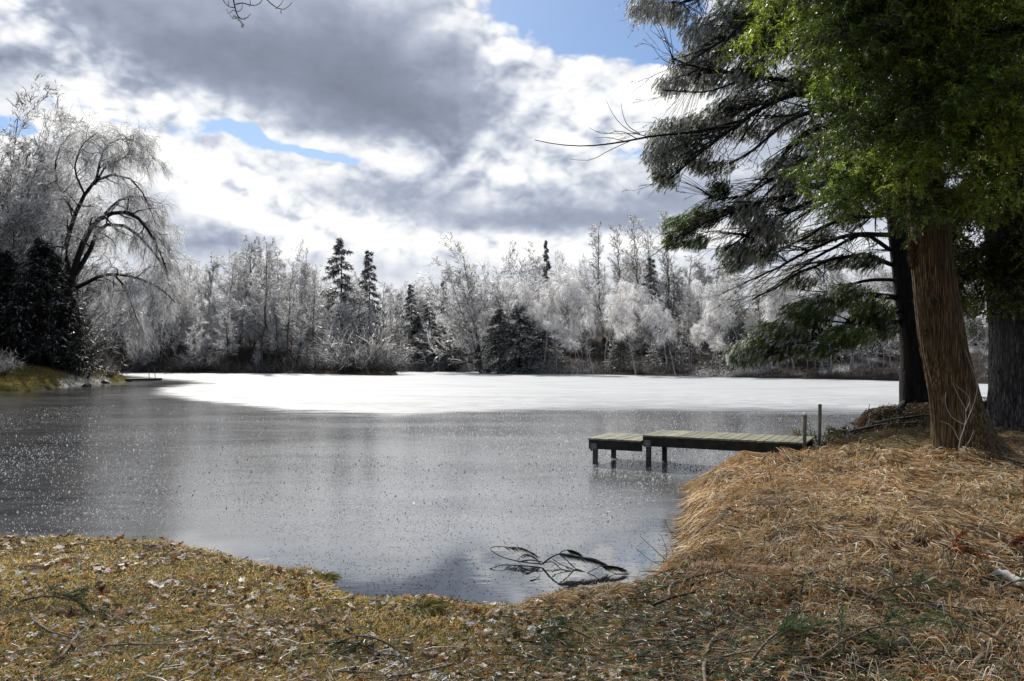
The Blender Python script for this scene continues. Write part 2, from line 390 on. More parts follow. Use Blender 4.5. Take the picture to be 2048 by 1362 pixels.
def build_pond():
    th = np.radians(np.linspace(-62, 62, 900)); r = np.geomspace(3.5, 260, 560)
    X = r[:, None]*np.sin(th)[None, :]; Y = r[:, None]*np.cos(th)[None, :]
    n, k = X.shape
    s, w = zones(X.ravel(), Y.ravel())
    n9 = .09*fbm(X.ravel()*.5, Y.ravel()*2.2, 4)
    C = np.stack([ss(-.09, .15, s+n9*1.6), ss(-.06, .10, w), ss(.0, .5, s)], -1)
    V = np.stack([X, Y, X*0], -1).reshape(-1, 3)
    i = np.arange(n-1)[:, None]*k; j = np.arange(k-1)[None, :]
    Fq = np.stack([i+j, i+j+1, i+k+j+1, i+k+j], -1).reshape(-1, 4)[:, ::-1]
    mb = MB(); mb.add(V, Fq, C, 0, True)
    m, nt, o = newmat('pond_ice_and_water'); g = NT(nt)
    pos = g.n('ShaderNodeNewGeometry').outputs['Position']
    at = g.n('ShaderNodeSeparateColor', i={0: g.n('ShaderNodeAttribute', attribute_name='Col').outputs['Color']})
    snow, op, deep = at.outputs[0], at.outputs[1], at.outputs[2]
    st = g.n('ShaderNodeMapping', i={0: pos}); st.inputs['Scale'].default_value = (.35, 1.0, 1)
    big = g.n('ShaderNodeTexNoise', i={'Vector': st.outputs[0], 'Scale': .35, 'Detail': 7.0, 'Roughness': .62}).outputs[0]
    fine = g.n('ShaderNodeTexNoise', i={'Vector': pos, 'Scale': 14., 'Detail': 5.0, 'Roughness': .7}).outputs[0]
    streak = g.n('ShaderNodeTexNoise', i={'Vector': st.outputs[0], 'Scale': 2.2, 'Detail': 6.0, 'Roughness': .7}).outputs[0]
    # grey ice
    gi = g.mix(g.maprange(streak, .35, .7), (.028,.029,.031), (.11,.112,.116))
    gi = g.mix(g.maprange(big, .4, .65, 0, .7), gi, (.03,.031,.033))
    sn = g.mix(g.maprange(big, .42, .68, 0, .55), (.52,.53,.54), (.33,.338,.35))
    sn = g.mix(g.m('MULTIPLY', g.maprange(streak, .42, .62), g.m('SUBTRACT', 1.0, g.m('MULTIPLY', deep, .8))), sn, (.27,.275,.28))
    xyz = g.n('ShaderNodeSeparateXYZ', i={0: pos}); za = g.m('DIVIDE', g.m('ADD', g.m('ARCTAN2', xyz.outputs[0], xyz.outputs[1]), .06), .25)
    sky_sheen = g.m('EXPONENT', g.m('MULTIPLY', g.m('MULTIPLY', za, za), -1.0))  # bright sky reflection painted into the ice albedo, fading towards both sides
    gi = g.mix(g.m('MULTIPLY', sky_sheen, g.maprange(big, .3, .6, .45, .8)), gi, (.34,.345,.35))
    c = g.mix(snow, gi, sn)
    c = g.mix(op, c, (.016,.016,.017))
    rg = g.m('ADD', g.maprange(fine, .3, .7, .05, .15), g.m('MULTIPLY', g.maprange(big, .35, .65), .07))
    rg = g.m('ADD', g.m('MULTIPLY', rg, g.m('SUBTRACT', 1.0, op)), g.m('MULTIPLY', op, .02))
    rg = g.m('ADD', g.m('MULTIPLY', rg, g.m('SUBTRACT', 1.0, snow)), g.m('MULTIPLY', snow, .6))
    hgt = g.m('ADD', g.m('MULTIPLY', fine, .0016), g.m('MULTIPLY', streak, .004))
    ripple = g.n('ShaderNodeTexNoise', i={'Vector': st.outputs[0], 'Scale': 9., 'Detail': 2.0}).outputs[0]
    hgt = g.m('ADD', g.m('MULTIPLY', hgt, g.m('SUBTRACT', 1.0, op)), g.m('MULTIPLY', g.m('MULTIPLY', ripple, op), .0009))
    b = g.n('ShaderNodeBump', i={'Height': hgt, 'Strength': 1.0, 'Distance': 1.0})
    ior = g.m('ADD', 1.5, g.m('MULTIPLY', op, 3.2))
    p = g.n('ShaderNodeBsdfPrincipled', i={'Base Color': c, 'Roughness': rg, 'Normal': b.outputs[0], 'IOR': ior,
            'Specular IOR Level': g.m('SUBTRACT', .5, g.m('MULTIPLY', snow, .38))})
    g.link(p.outputs[0], o.inputs[0])
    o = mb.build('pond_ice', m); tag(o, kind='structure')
build_pond()
def ice_glints():
    rng = RNG(5); N = 190000
    az = rng.uniform(-.66, .66, N); r = 6.2*np.exp(rng.random(N)**1.25*1.9)
    x = r*np.sin(az); y = r*np.cos(az)
    s, w = zones(x, y)
    dens = np.clip(.35+1.6*fbm(x*.35, y*.25, 4)+.5*np.exp(-((az-.1)/.25)**2), .08, 1)*ss(.02, -.22, w)*ss(.02, -.04, s)
    keep = (rng.random(N) < dens) & (sdist(x, y) < -.05)
    x, y, r = x[keep], y[keep], r[keep]; n = len(x)
    sz = rng.uniform(.003, .0068, n)*(1+1.2*(rng.random(n) < .05)*(r > 11))*np.clip(r/10, .6, 1.7)
    mb = MB(); th = rng.random(n)*6.28
    V = np.empty((n, 4, 3))
    for k in range(3):
        a = th+k*2.094; V[:, k] = np.stack([x+sz*np.cos(a), y+sz*np.sin(a), 0*x+.001], -1)
    V[:, 3] = np.stack([x+rng.normal(size=n)*sz*.3, y+rng.normal(size=n)*sz*.3, sz*rng.uniform(.8, 1.8, n)], -1)
    b = np.arange(n)[:, None]*4
    Fc = np.concatenate([b+A([0,1,3]), b+A([1,2,3]), b+A([2,0,3])])
    v = rng.random(n); c = np.where(v < .3, .4, .98)  # sun glints on rough ice painted as near-white specks
    mb.add(V.reshape(-1, 3), Fc, np.repeat(np.stack([c, c, c*1.0], -1), 4, 0))
    # floating leaf and slush flecks near the open water
    N2 = 5200; az = rng.uniform(-.3, .24, N2); r = rng.uniform(6.6, 11.5, N2); x = r*np.sin(az); y = r*np.cos(az)
    s, w = zones(x, y); k = (np.abs(w) < .2+.1*rng.random(N2)) & (sdist(x, y) < -.04) & (rng.random(N2) < .8); x, y = x[k], y[k]; n = len(x)
    sz = rng.uniform(.006, .017, n); th = rng.random(n)*6.28; V = np.empty((n, 4, 3))
    for q in range(4):
        a = th+q*1.57; e = 1.0 if q % 2 else .45
        V[:, q] = np.stack([x+sz*e*np.cos(a), y+sz*e*np.sin(a), .002+rng.random(n)*.004], -1)
    c = rng.uniform(.01, .07, n)
    mb.add(V.reshape(-1, 3), np.arange(n*4).reshape(-1, 4), np.repeat(np.stack([c, c, c], -1), 4, 0), 1)
    m = leafmat('glint_specks', .65, .3, .5, 1.0, .1); m2 = leafmat('dark_flecks', .1, .9, .0, 1.0, .1)
    o = mb.build('ice_glints', [m, m2]); tag(o, 'white ice specks coloured as sun glints on the grey pond surface', 'ice', kind='stuff')
ice_glints()
print('pond', time.time()-T0)
# ------------------------------------------------------------------ frosted trees of the far shores
def frostcol(rng, n, dark=.25, lo=.35, hi=.95, tint=(1, .99, .985)):
    v = rng.random(n); c = np.where(v < dark, rng.uniform(.03, .14, n), lo+(hi-lo)*rng.random(n)**1.3)
    return c[:, None]*A(tint)
def bare_tree(seed, h=1.0, n1=26, n2=9, n3=7, n4=5, spread=.42, ang=.75, up=.35, t0=.22, lean=.0, forks=1, tw=.0019, trunkr=.013, dark=.25, lo=.3, hi=.9, grav=.12, droop=0.):
    """unit-height tree; returns trunk mesh builder, crown mesh builder"""
    rng = RNG(seed); tr = MB(); cr = MB()
    K = 12; t = np.linspace(0, 1, K)
    Ps = []; Rs = []
    for f in range(forks):
        a = rng.random()*6.28; b = (0 if forks == 1 else rng.uniform(.06, .2))+lean
        x = np.cumsum(rng.normal(size=K)*.008)+b*np.cos(a)*t**1.3*1.0; y = np.cumsum(rng.normal(size=K)*.008)+b*np.sin(a)*t**1.3
        x -= x[0]; y -= y[0]
        hh = h*(1 if f == 0 else rng.uniform(.75, .98))
        Ps.append(np.stack([x, y, t*hh*.97-.02], -1)); Rs.append(trunkr*(1-.86*t)*(1 if forks == 1 else .75)*(1+1.0*np.exp(-t*40)))
    Pt = A(Ps); R = A(Rs)
    tubes(tr, Pt, R, 7, (.5,.5,.5))
    b1 = grow(rng, Pt, R, n1//forks, t0, .98, spread, ang, 7, grav*1.5-droop, .25, .45, .3, .62, .2, absL=True)
    tubes(tr, *b1, sides=5)
    b2 = grow(rng, *b1, n2, .15, .98, .45, .65, 5, grav-droop, .3, .55, .3, .35, .3)
    b3 = grow(rng, *b2, n3, .1, 1., .50, .6, 4, grav*.6-droop*1.2, .35, .6, .3, .3, .4, rmin=tw*.55)
    tubes(cr, *b2, sides=3, C=np.repeat(frostcol(rng, 1, .9, lo, hi), len(b2[0]), 0)*0+frostcol(rng, len(b2[0]), .65, lo*.6, hi*.7), mat=0)
    ribbons(cr, b3[0], b3[1][:, 0]*2+tw, frostcol(rng, len(b3[0]), dark, lo, hi), rng=rng)
    b4 = grow(rng, *b3, n4, .1, 1., .62, .55, 3, -droop*1.5, .3, .6, .4, .2, .5, rmin=tw*.4)
    ribbons(cr, b4[0], np.full(len(b4[0]), tw), frostcol(rng, len(b4[0]), dark, lo, hi), rng=rng)
    return tr, cr
def plume_birch(seed, bend=.5, dirx=1, h=1.0, dens=1.0, start=.45):
    """slender white trunk bowed by ice, fine twigs hanging in plumes from the upper part"""
    rng = RNG(seed); tr = MB(); cr = MB(); K = 16; t = np.linspace(0, 1, K)
    a = bend*1.9*t**2.0
    dx = np.sin(a)*dirx; dz = np.cos(a); s = 1.25/(K-1)
    x = np.cumsum(dx)*s+.05*np.sin(t*5+seed); z = np.cumsum(dz)*s; y = np.cumsum(rng.normal(size=K)*.3)*s
    x -= x[0]; z -= z[0]; y -= y[0]
    sc = 1/z.max(); Pt = np.stack([x, y, z], -1)[None]*sc*h; R = (.0085*(1-.85*t)*(1+.6*np.exp(-t*30)))[None]
    tubes(tr, Pt, R, 6)
    b1 = grow(rng, Pt, R, int(17*dens), start, 1.0, .19, .8, 6, -.25, .35, .5, .3, .3, .25, absL=True, up=.45)
    tubes(cr, *b1, sides=3, C=(.3,.29,.29))
    b2 = grow(rng, *b1, 20, .25, 1., .085, .8, 5, -1.3, .35, .5, .3, 0, .4, absL=True)
    ribbons(cr, b2[0], np.full(len(b2[0]), .0020), frostcol(rng, len(b2[0]), .12, .4, .95), rng=rng)
    b3 = grow(rng, *b2, 12, .05, 1., .06, .55, 4, -1.9, .3, .5, .35, 0, .4, absL=True)
    ribbons(cr, b3[0], np.full(len(b3[0]), .0018), frostcol(rng, len(b3[0]), .12, .5, 1.), rng=rng)
    return tr, cr
def spruce(seed, h=1.0, wide=.19, n=95, frost=.25, t0=.10, thin=0, gcol=(.020, .030, .017)):
    rng = RNG(seed); tr = MB(); cr = MB(); K = 10; t = np.linspace(0, 1, K)
    Pt = np.stack([np.cumsum(rng.normal(size=K)*.002), np.cumsum(rng.normal(size=K)*.002), t*h], -1)[None]; R = (.012*(1-.93*t))[None]
    tubes(tr, Pt, R, 6)
    tt = np.linspace(t0, .985, n)+rng.normal(size=n)*.006; az = rng.random(n)*6.28
    ln = wide*(1-tt)**.72*rng.uniform(.65, 1.15, n)*(1 if not thin else rng.uniform(.4, 1.1, n))+.012
    k = 6; s = np.linspace(0, 1, k)
    D = np.stack([np.cos(az), np.sin(az)], -1)
    B = np.empty((n, k, 3)); B[:, :, :2] = D[:, None, :]*(ln[:, None, None]*s[None, :, None]); B[:, :, 2] = tt[:, None]*h+ln[:, None]*(.10*s-.55*s**1.8+.18*s**4)[None, :]
    RB = np.full((n, k), .0022)*(1-.7*s)
    tubes(tr, B, RB, 3)
    b2 = grow(rng, B, RB, 11, .12, 1.0, .36, .85, 4, -.45, .2, .6, .25, .45, .4, flat=.75)
    tubes(cr, b2[0], b2[1]*.6, sides=3, C=(.03,.025,.02))
    def gc(m):
        f = rng.random(m) < frost
        g = A(gcol)*rng.uniform(.4, 1.9, m)[:, None]
        return np.where(f[:, None], rng.uniform(.25, .85, m)[:, None], g)
    m2 = np.concatenate([b2[0], b2[0][:, ::1]]); 
    b3 = grow(rng, B, RB, 26, .05, 1., .036, .9, 3, -.6, .3, .5, .3, 0, .6, absL=True, flat=.3)
    ribbons(cr, b3[0], np.full(len(b3[0]), .0065), gc(len(b3[0])), rng=rng)
    b4 = grow(rng, *b2, 10, .0, 1., .030, .8, 3, -.7, .3, .5, .3, 0, .6, absL=True, flat=.3)
    ribbons(cr, b4[0], np.full(len(b4[0]), .0055), gc(len(b4[0])), rng=rng)
    return tr, cr
def shrub(seed, n=60, h=1., spread=.6, tw=.006, dark=.45, lo=.2, hi=.7, droop=.0):
    rng = RNG(seed); mb = MB(); az = rng.random(n)*6.28; rr = rng.random(n)**.5*spread*.5; K = 6
    base = np.stack([np.cos(az)*rr, np.sin(az)*rr, 0*az-.03], -1)
    out = norm(np.stack([np.cos(az)*spread*rng.uniform(.2, 1, n), np.sin(az)*spread*rng.uniform(.2, 1, n), rng.uniform(.7, 1.1, n)], -1))
    L = rng.uniform(.5, 1.05, n)*h; Pt = np.empty((n, K, 3)); Pt[:, 0] = base; v = out
    for k in range(1, K):
        v = norm(v+rng.normal(size=v.shape)*.13+A([0, 0, -droop*.35])); Pt[:, k] = Pt[:, k-1]+v*(L/(K-1))[:, None]
    R = np.full((n, K), .008)*np.linspace(1, .3, K)
    tubes(mb, Pt, R, 3, C=(.07,.06,.055))
    b2 = grow(rng, Pt, R, 8, .2, 1, .4, .6, 4, -droop, .35, .6, .3, .2, .4)
    ribbons(mb, b2[0], np.full(len(b2[0]), tw), frostcol(rng, len(b2[0]), dark, lo, hi), rng=rng)
    b3 = grow(rng, *b2, 5, .1, 1, .5, .6, 3, -droop, .35, .6, .3, .2, .4)
    ribbons(mb, b3[0], np.full(len(b3[0]), tw*.7), frostcol(rng, len(b3[0]), dark, lo, hi), rng=rng)
    return mb

PROTO = {}
def proto(kind, tr, cr, bm, fm=None):
    PROTO[kind] = (tr.mesh(kind+'_trunk', [bm]), cr.mesh(kind+'_crown', [fm or M['ice_twig']]))
for i in range(5):
    proto('bare%d' % i, *bare_tree(10+i, forks=[1, 3, 2, 1, 2][i], spread=[.33, .42, .38, .24, .40][i], t0=[.15, .12, .2, .2, .14][i], ang=[.75, .6, .7, .7, .85][i], tw=.0020, n4=7, n1=[40, 42, 40, 38, 42][i], dark=.27, lo=.4, hi=1.0), M['bark_far'])
for i in range(2):   # tall, narrow, open-topped
    proto('pole%d' % i, *bare_tree(30+i, spread=.19, ang=.55, n1=26, n2=7, n3=6, n4=6, t0=.36, tw=.0016, trunkr=.008, dark=.3, lo=.4), M['bark_far'])
for i in range(2):   # dark lower storey
    proto('dim%d' % i, *bare_tree(40+i, spread=.36, ang=.8, n1=36, n2=9, n3=7, n4=5, t0=.08, tw=.0016, dark=.55, lo=.12, hi=.6), M['bark_far'])
for i, (b, d) in enumerate([(.35, 1), (.5, -1), (.62, 1), (.45, -1), (.28, 1)]):
    proto('plume%d' % i, *plume_birch(50+i, b, d, dens=[1, 1.1, .9, 1, 1.1][i], start=[.5, .45, .5, .42, .5][i]), M['bark_birch'])
proto('hoop', *plume_birch(60, .98, 1, dens=.55, start=.72), M['bark_birch'])
for i in range(3):
    proto('spruce%d' % i, *spruce(70+i, wide=[.24, .18, .14][i], frost=[.55, .55, .5][i], n=[58, 60, 50][i], thin=(i == 2)), M['bark_dark'])
proto('hemlock', *spruce(77, wide=.34, frost=.34, n=130, t0=.03, gcol=(.022, .034, .02)), M['bark_dark'])
proto('darkcedar', *spruce(78, wide=.46, frost=.08, n=230, t0=.03, gcol=(.012, .013, .008)), M['bark_dark'])
print('protos', time.time()-T0)
def plant(kind, name, px, d, toppx, label, cat='tree', group=None, rz=None, wid=1.0, rng=RNG(99)):
    x = (px-CX)/F*d; z = H1(x, d)-.05; top = EYE+(HY-toppx)/F*d; s = top-z
    t = thing(name, (x, d, z), label, cat, group, rng.random()*6.28 if rz is None else rz)
    t.scale = (s*wid, s*wid, s)
    a = link('trunk', PROTO[kind][0], t); b = link('crown', PROTO[kind][1], t)
    return t
FR = RNG(7)
def skyline(px):
    xs = [-60, 0, 100, 160, 300, 360, 450, 520, 600, 650, 700, 760, 800, 850, 905, 940, 980, 1020, 1080, 1150, 1250, 1340, 1400, 1500, 1700, 2100]
    ys = [400, 420, 480, 500, 500, 520, 505, 478, 500, 530, 535, 560, 545, 545, 580, 560, 520, 505, 500, 495, 490, 495, 500, 505, 520, 540]
    return float(np.interp(px, xs, ys))
LG = 'frosted bare trees of the left far shore'
def rowtrees(px0, px1, step, d, jd, dy, kinds, name, label, cat, group, hv=.10, base=748):
    px = px0
    while px < px1:
        k = kinds[FR.integers(len(kinds))]; dd = d(px) if callable(d) else d
        dd += FR.uniform(-jd, jd); top = skyline(px)+dy; top += (base-top)*FR.uniform(-.03, hv*2)
        plant(k, name, px, dd, top, label, cat, group, wid=FR.uniform(.85, 1.2))
        px += step*FR.uniform(.6, 1.4)
# left far shore: three ranks
B = ['bare0', 'bare1', 'bare2', 'bare3', 'bare4']
rowtrees(-160, 800, 32, 128, 4, 0, B, 'frosted_tree', 'tall bare tree white with ice in the back rank behind the left far shore', 'tree', 'icy trees at the back of the left far shore')
rowtrees(-40, 800, 30, 123, 3, 120, ['dim0', 'dim1'], 'frosted_tree', 'dim grey understorey tree deep in the wood of the left far shore', 'tree', 'dim trees deep in the left far wood', .3)
rowtrees(120, 790, 38, 118, 3, 40, B+['pole0'], 'frosted_tree', 'ice-glazed bare tree in the middle of the thicket along the left far shore', 'tree', 'icy trees in the middle of the left far shore', .2)
rowtrees(150, 790, 42, 111.5, 1.5, 110, B+['dim0', 'pole1', 'bare3'], 'frosted_tree', 'shorter frosted bare tree near the waterline of the left far shore', 'tree', 'icy trees by the waterline of the left far shore', .35)
for px, d, top, k, lab in [(525, 109.5, 470, 'pole0', 'slim grey frosted tree with a tall forked crown at the left far waterline'),
                       (573, 109.4, 520, 'pole1', 'thin dark-stemmed frosted tree on the left far waterline above tan grass'),
                       (632, 108.5, 545, 'pole0', 'thin frosted tree on the left far shore just left of the big rounded shrub')]:
    plant(k, 'frosted_tree', px, d, top, lab, 'tree')
# conifers
for px, d, top, k, w, lab in [(683, 119, 474, 'spruce0', 1.15, 'tall dark spruce with a frosted pointed top, highest conifer of the far shore'),
      (738, 121, 500, 'spruce1', 1.0, 'slim dark spruce just right of the tallest spruce, its tip leaning right'),
      (822, 126, 568, 'spruce1', 1.15, 'leftmost of the narrow dark spruces at the head of the cove'),
      (858, 128, 572, 'spruce1', 1.05, 'middle one of the narrow dark spruces at the head of the cove'),
      (888, 130, 560, 'spruce2', 1.1, 'thin ragged spruce right of the two narrow dark ones at the cove'),
      (1094, 134, 478, 'spruce2', .7, 'thin spindly spruce tip rising above the pale trees right of the cove'),
      (1302, 112, 515, 'spruce1', 1.1, 'dark spruce on the hillside below the tall bare treetops')]:
    plant(k, 'spruce_tree', px, d, top, lab, 'spruce', rz=0, wid=w)
for px, d, top, w, lab in [(1040, 103, 600, 1.3, 'broad drooping hemlock heavy with ice, left one of the dark pair right of the cove'),
      (1000, 105, 615, 1.3, 'low drooping hemlock beside the water right of the cove'),
      (1085, 104, 625, 1.2, 'broad dark hemlock behind the leaning birch trunks right of the cove'),
      (868, 123, 640, 1.2, 'low dark hemlock behind the hoop-bent birch'),
            (905, 118, 655, 1.5, 'bushy black-green hemlock right of the hoop-bent birch'),
      (835, 122, 630, 1.1, 'dark green hemlock left of the hoop-bent birch'),
            (1330, 98, 640, 1.5, 'dark hemlock behind the middle birch plumes of the right shore'),
      (1470, 93, 620, 1.5, 'dark hemlock between the birches left of the pine boughs'),
      (1240, 101, 665, 1.5, 'squat dark hemlock among the white trunks on the right shore'),
      (1560, 92, 610, 1.5, 'dark hemlock on the far shore behind the pine boughs'),
      (1660, 90, 600, 1.5, 'dark hemlock on the far shore left of the black pine trunk'),
      (1750, 88, 610, 1.5, 'dark hemlock on the far shore just beside the black pine trunk'),
      (1950, 86, 620, 1.6, 'dark hemlock on the far shore seen between the brown trunk and the furrowed trunk')]:
    plant('hemlock', 'hemlock_tree', px, d, top, lab, 'hemlock', wid=w)
# the cove and the hillside to the right
rowtrees(790, 960, 20, 136, 3, 0, B, 'frosted_tree', 'ice-white bare tree behind the dark conifers of the cove', 'tree', 'icy trees behind the cove')
rowtrees(770, 960, 32, 126, 2, 60, B, 'frosted_tree', 'half-hidden frosted tree between the dark conifers of the cove', 'tree', 'icy trees between the cove conifers', .3)
dr = lambda px: float(np.interp(px, [900, 1150, 1500, 1820, 2100], [104, 103, 88, 76, 70]))
rowtrees(930, 2150, 27, lambda p: dr(p)+36, 4, 0, B+['pole0'], 'frosted_tree', 'frosted bare tree on top of the wooded hillside on the right', 'tree', 'icy trees on top of the hillside', .15)
rowtrees(925, 2120, 30, lambda p: dr(p)+24, 4, 45, B+['dim0'], 'frosted_tree', 'frosted bare tree halfway up the wooded hillside on the right', 'tree', 'icy trees halfway up the hillside', .25)
rowtrees(930, 2100, 44, lambda p: dr(p)+13, 3, 110, ['dim0', 'dim1', 'bare0', 'bare4'], 'frosted_tree', 'dim grey bare tree low on the wooded hillside on the right', 'tree', 'grey trees low on the hillside', .35)
for px, d, top, lab in [(1206, 128, 440, 'tall bare treetop above the hillside, leftmost of the four that stand against the grey cloud'),
      (1240, 126, 446, 'thin bare treetop above the hillside, second from the left against the grey cloud'),
      (1268, 124, 428, 'tallest bare treetop above the hillside with upswept twigs'),
      (1330, 120, 420, 'bare treetop above the hillside nearest the green pine tip'),
      (1300, 124, 450, 'slender faint treetop between the two tallest above the hillside')]:
    plant('pole%d' % (int(px) % 2), 'frosted_tree', px, d, top, lab, 'tree', wid=1.2)
plant('bare1', 'frosted_tree', 965, 112, 500, 'wide fan-shaped bare tree with spreading dark limbs right of the cove', 'tree', wid=1.35)
plant('bare4', 'frosted_tree', 1040, 114, 498, 'round-headed grey bare tree with fine upswept limbs right of the cove', 'tree', wid=1.25)
# the bowed birches
bl = [(1078, 102, 555, 0, 1.2, 'leaning white birch with a pale plume, leftmost of the right shore birches'),
      (1110, 103, 568, 1, 1.1, 'ice-laden birch whose crown bows left over the dark hemlock'),
      (1160, 99, 650, 1, 1.4, 'low birch with a bright drooping plume pulled down to the left'),
      (1188, 98, 578, 3, 1.1, 'white birch with a high bright plume above the low drooping one'),
      (1214, 100, 584, 4, 1.1, 'upright birch with a rounded bright crown in the middle of the right shore'),
      (1272, 94, 602, 3, 1.0, 'birch with a compact bright plume hanging to the left, standing apart'),
      (1330, 95, 576, 1, 1.1, 'birch with a loose pale crown behind the middle of the right shore'),
      (1352, 90, 620, 3, 1.1, 'birch leaning left with a heavy plume near the water'),
      (1420, 92, 556, 0, 1.2, 'tall birch with the biggest bright crown left of the pine boughs'),
      (1452, 88, 655, 1, 1.3, 'short birch bent over to the left beside the grassy mound'),
      (1385, 93, 640, 4, 1.0, 'small pale birch between two larger drooping ones'),
      (1478, 89, 570, 1, 1.0, 'slim birch with its crown half behind the pine boughs'),
      (1540, 87, 555, 4, 1.1, 'pale birch behind the upper green pine boughs'),
      (1588, 87, 560, 3, 1.2, 'pale birch behind the lowest green pine bough'),
      (1640, 85, 590, 0, 1.1, 'white birch seen below the pine boughs left of the dock posts'),
      (1700, 83, 570, 1, 1.1, 'white birch seen below the pine boughs above the dock posts'),
      (1740, 82, 600, 4, 1.0, 'white birch left of the black pine trunk'),
      (1925, 79, 560, 3, 1.1, 'pale birch in the gap right of the brown trunk'),
      (1965, 78, 590, 0, 1.1, 'pale birch beside the furrowed trunk in the gap on the right')]
for px, d, top, k, w, lab in bl:
    plant('plume%d' % k, 'birch_tree', px, d, top, lab, 'birch', rz=FR.normal()*.25, wid=w)
plant('hoop', 'birch_tree', 812, 117, 640, 'slender white birch bent by ice into a full hoop over the cove', 'birch', rz=0, wid=1.0)
# slim white trunks along the right far shore
wt = MB(); rng = RNG(61)
for v in range(3):
    mbt, mbc = MB(), MB(); K = 9; t = np.linspace(0, 1, K)
    Pt = np.stack([.10*(v-1)*t+.02*np.sin(t*6+v), .02*np.cos(t*5+v), t], -1)[None]; R = (.011*(1-.75*t))[None]
    tubes(mbt, Pt, R, 6); b1 = grow(RNG(62+v), Pt, R, 22, .3, 1, .22, .8, 5, -.3, .4, .4, .3, .3, .3, absL=True)
    ribbons(mbc, b1[0], np.full(len(b1[0]), .004), frostcol(rng, len(b1[0]), .4, .3, .9), rng=rng)
    b2 = grow(RNG(65+v), *b1, 9, .1, 1, .5, .7, 4, -.8, .4, .4, .3, .3, .3)
    ribbons(mbc, b2[0], np.full(len(b2[0]), .0028), frostcol(rng, len(b2[0]), .3, .35, .9), rng=rng)
    proto('slim%d' % v, mbt, mbc, M['bark_birch'])
for i, px in enumerate([786, 815, 852, 1072, 1094, 1152, 1165, 1176, 1222, 1238, 1258, 1300, 1318, 1366, 1381, 1400, 1436, 1462, 1500, 1518, 1555, 1574, 1616, 1632, 1646, 1662, 1684, 1706, 1722, 1746, 1764, 1782, 1918, 1936, 1958, 1972]):
    d = dr(px)-.5+FR.uniform(0, 4) if px > 900 else 117+FR.uniform(-1, 1)
    plant('slim%d' % FR.integers(3), 'young_birch', px, d, 640+FR.uniform(-40, 40), 'slim young birch with a pale stem along the %s shore' % ('right far' if px > 900 else 'cove'), 'birch',
          'slim pale birches of the right far shore' if px > 900 else 'slim pale birches of the cove', wid=FR.uniform(.9, 1.3))
print('forest', time.time()-T0)
# undergrowth: a dense twiggy mass along the waterline, nobody could count it
def undergrowth():
    rng = RNG(81); mb = MB(); N = 5200
    pts = []
    sh = shore; L = []
    # follow the far shoreline
    i0 = 40
    far = [(a, b) for a, b in shore if b > 60]
    for (x0, y0), (x1, y1) in zip(far[:-1], far[1:]):
        ln = math.hypot(x1-x0, y1-y0)
        if ln > 60: continue
        m = int(ln*26); t = rng.random(m); off = 1.0+rng.random(m)**1.5*9
        nx, ny = (y1-y0)/ln, -(x1-x0)/ln
        pts.append(np.stack([x0+(x1-x0)*t+nx*off, y0+(y1-y0)*t+ny*off], -1)); 
    p = np.concatenate(pts); sd = sdist(p[:, 0], p[:, 1]); p = p[(sd > .5) & (p[:, 1] > 66)]; n = len(p)
    z = H(p[:, 0], p[:, 1]); K = 4
    nz = fbm(p[:, 0]*.2, p[:, 1]*.2, 3)
    hgt = rng.uniform(.5, 1.6, n)*(1+1.8*nz)*np.where(p[:, 0] < -14, 1.5, .95)
    Pt = np.empty((n, K, 3)); Pt[:, 0] = np.stack([p[:, 0], p[:, 1], z-.05], -1); v = norm(np.stack([rng.normal(size=n)*.35, rng.normal(size=n)*.35, np.ones(n)], -1))
    for k in range(1, K):
        v = norm(v+rng.normal(size=v.shape)*.22); Pt[:, k] = Pt[:, k-1]+v*(hgt/(K-1))[:, None]
    c = frostcol(rng, n, .75, .12, .4)*.6
    ribbons(mb, Pt, np.full(n, .05), c, rng=rng)
    R = np.full((n, K), .02)
    b = grow(rng, Pt, R, 7, .1, 1, .45, .7, 3, 0, .4, .5, .3, .3, .4)
    ribbons(mb, b[0], np.full(len(b[0]), .028), frostcol(rng, len(b[0]), .72, .10, .5, (1, .95, .9))*.6, rng=rng)
    o = mb.build('undergrowth', M['ice_twig']); tag(o, 'dark tangled brush with some frost along the far waterline', 'brush', kind='stuff')
undergrowth()
SH = [shrub(90, 90, 1, .75, .007, .45, .2, .75), shrub(91, 80, 1, .9, .007, .5, .15, .65), shrub(92, 90, 1, .6, .006, .3, .3, .8, .8)]
SHM = [s.mesh('shrub_mesh', [M['ice_twig']]) for s in SH]
for px, d, top, k, w, lab in [(720, 100.5, 655, 0, 1.25, 'big rounded twiggy shrub at the tip of the left far shore, pale with ice'),
      (765, 99.8, 690, 1, 1.3, 'lower twiggy shrub at the very point of the left far shore'),
      (660, 106, 690, 1, 1.3, 'twiggy shrub left of the big rounded one'),
      (400, 110, 700, 1, 1.4, 'brushy frosted shrub on the left far shore right of the leaning tree'),
      (1428, 86.5, 722, 2, 1.5, 'mound of pale drooping grassy stems at the right far waterline'),
      (1500, 86, 726, 2, 1.5, 'grey arching brush right of the grassy mound on the right far waterline'),
      (930, 119, 705, 1, 1.6, 'dark brush beside the dark hemlocks of the cove'),
      (850, 119.5, 712, 1, 1.6, 'brush heap under the hoop-bent birch'),
      (1120, 101, 715, 1, 1.6, 'low dark brush under the first leaning birches')]:
    x = (px-CX)/F*d; z = H1(x, d); s = EYE+(HY-top)/F*d-z
    o = link('frosted_shrub', SHM[k], None, (x, d, z)); o.scale = (s*w, s*w, s); tag(o, lab, 'shrub')
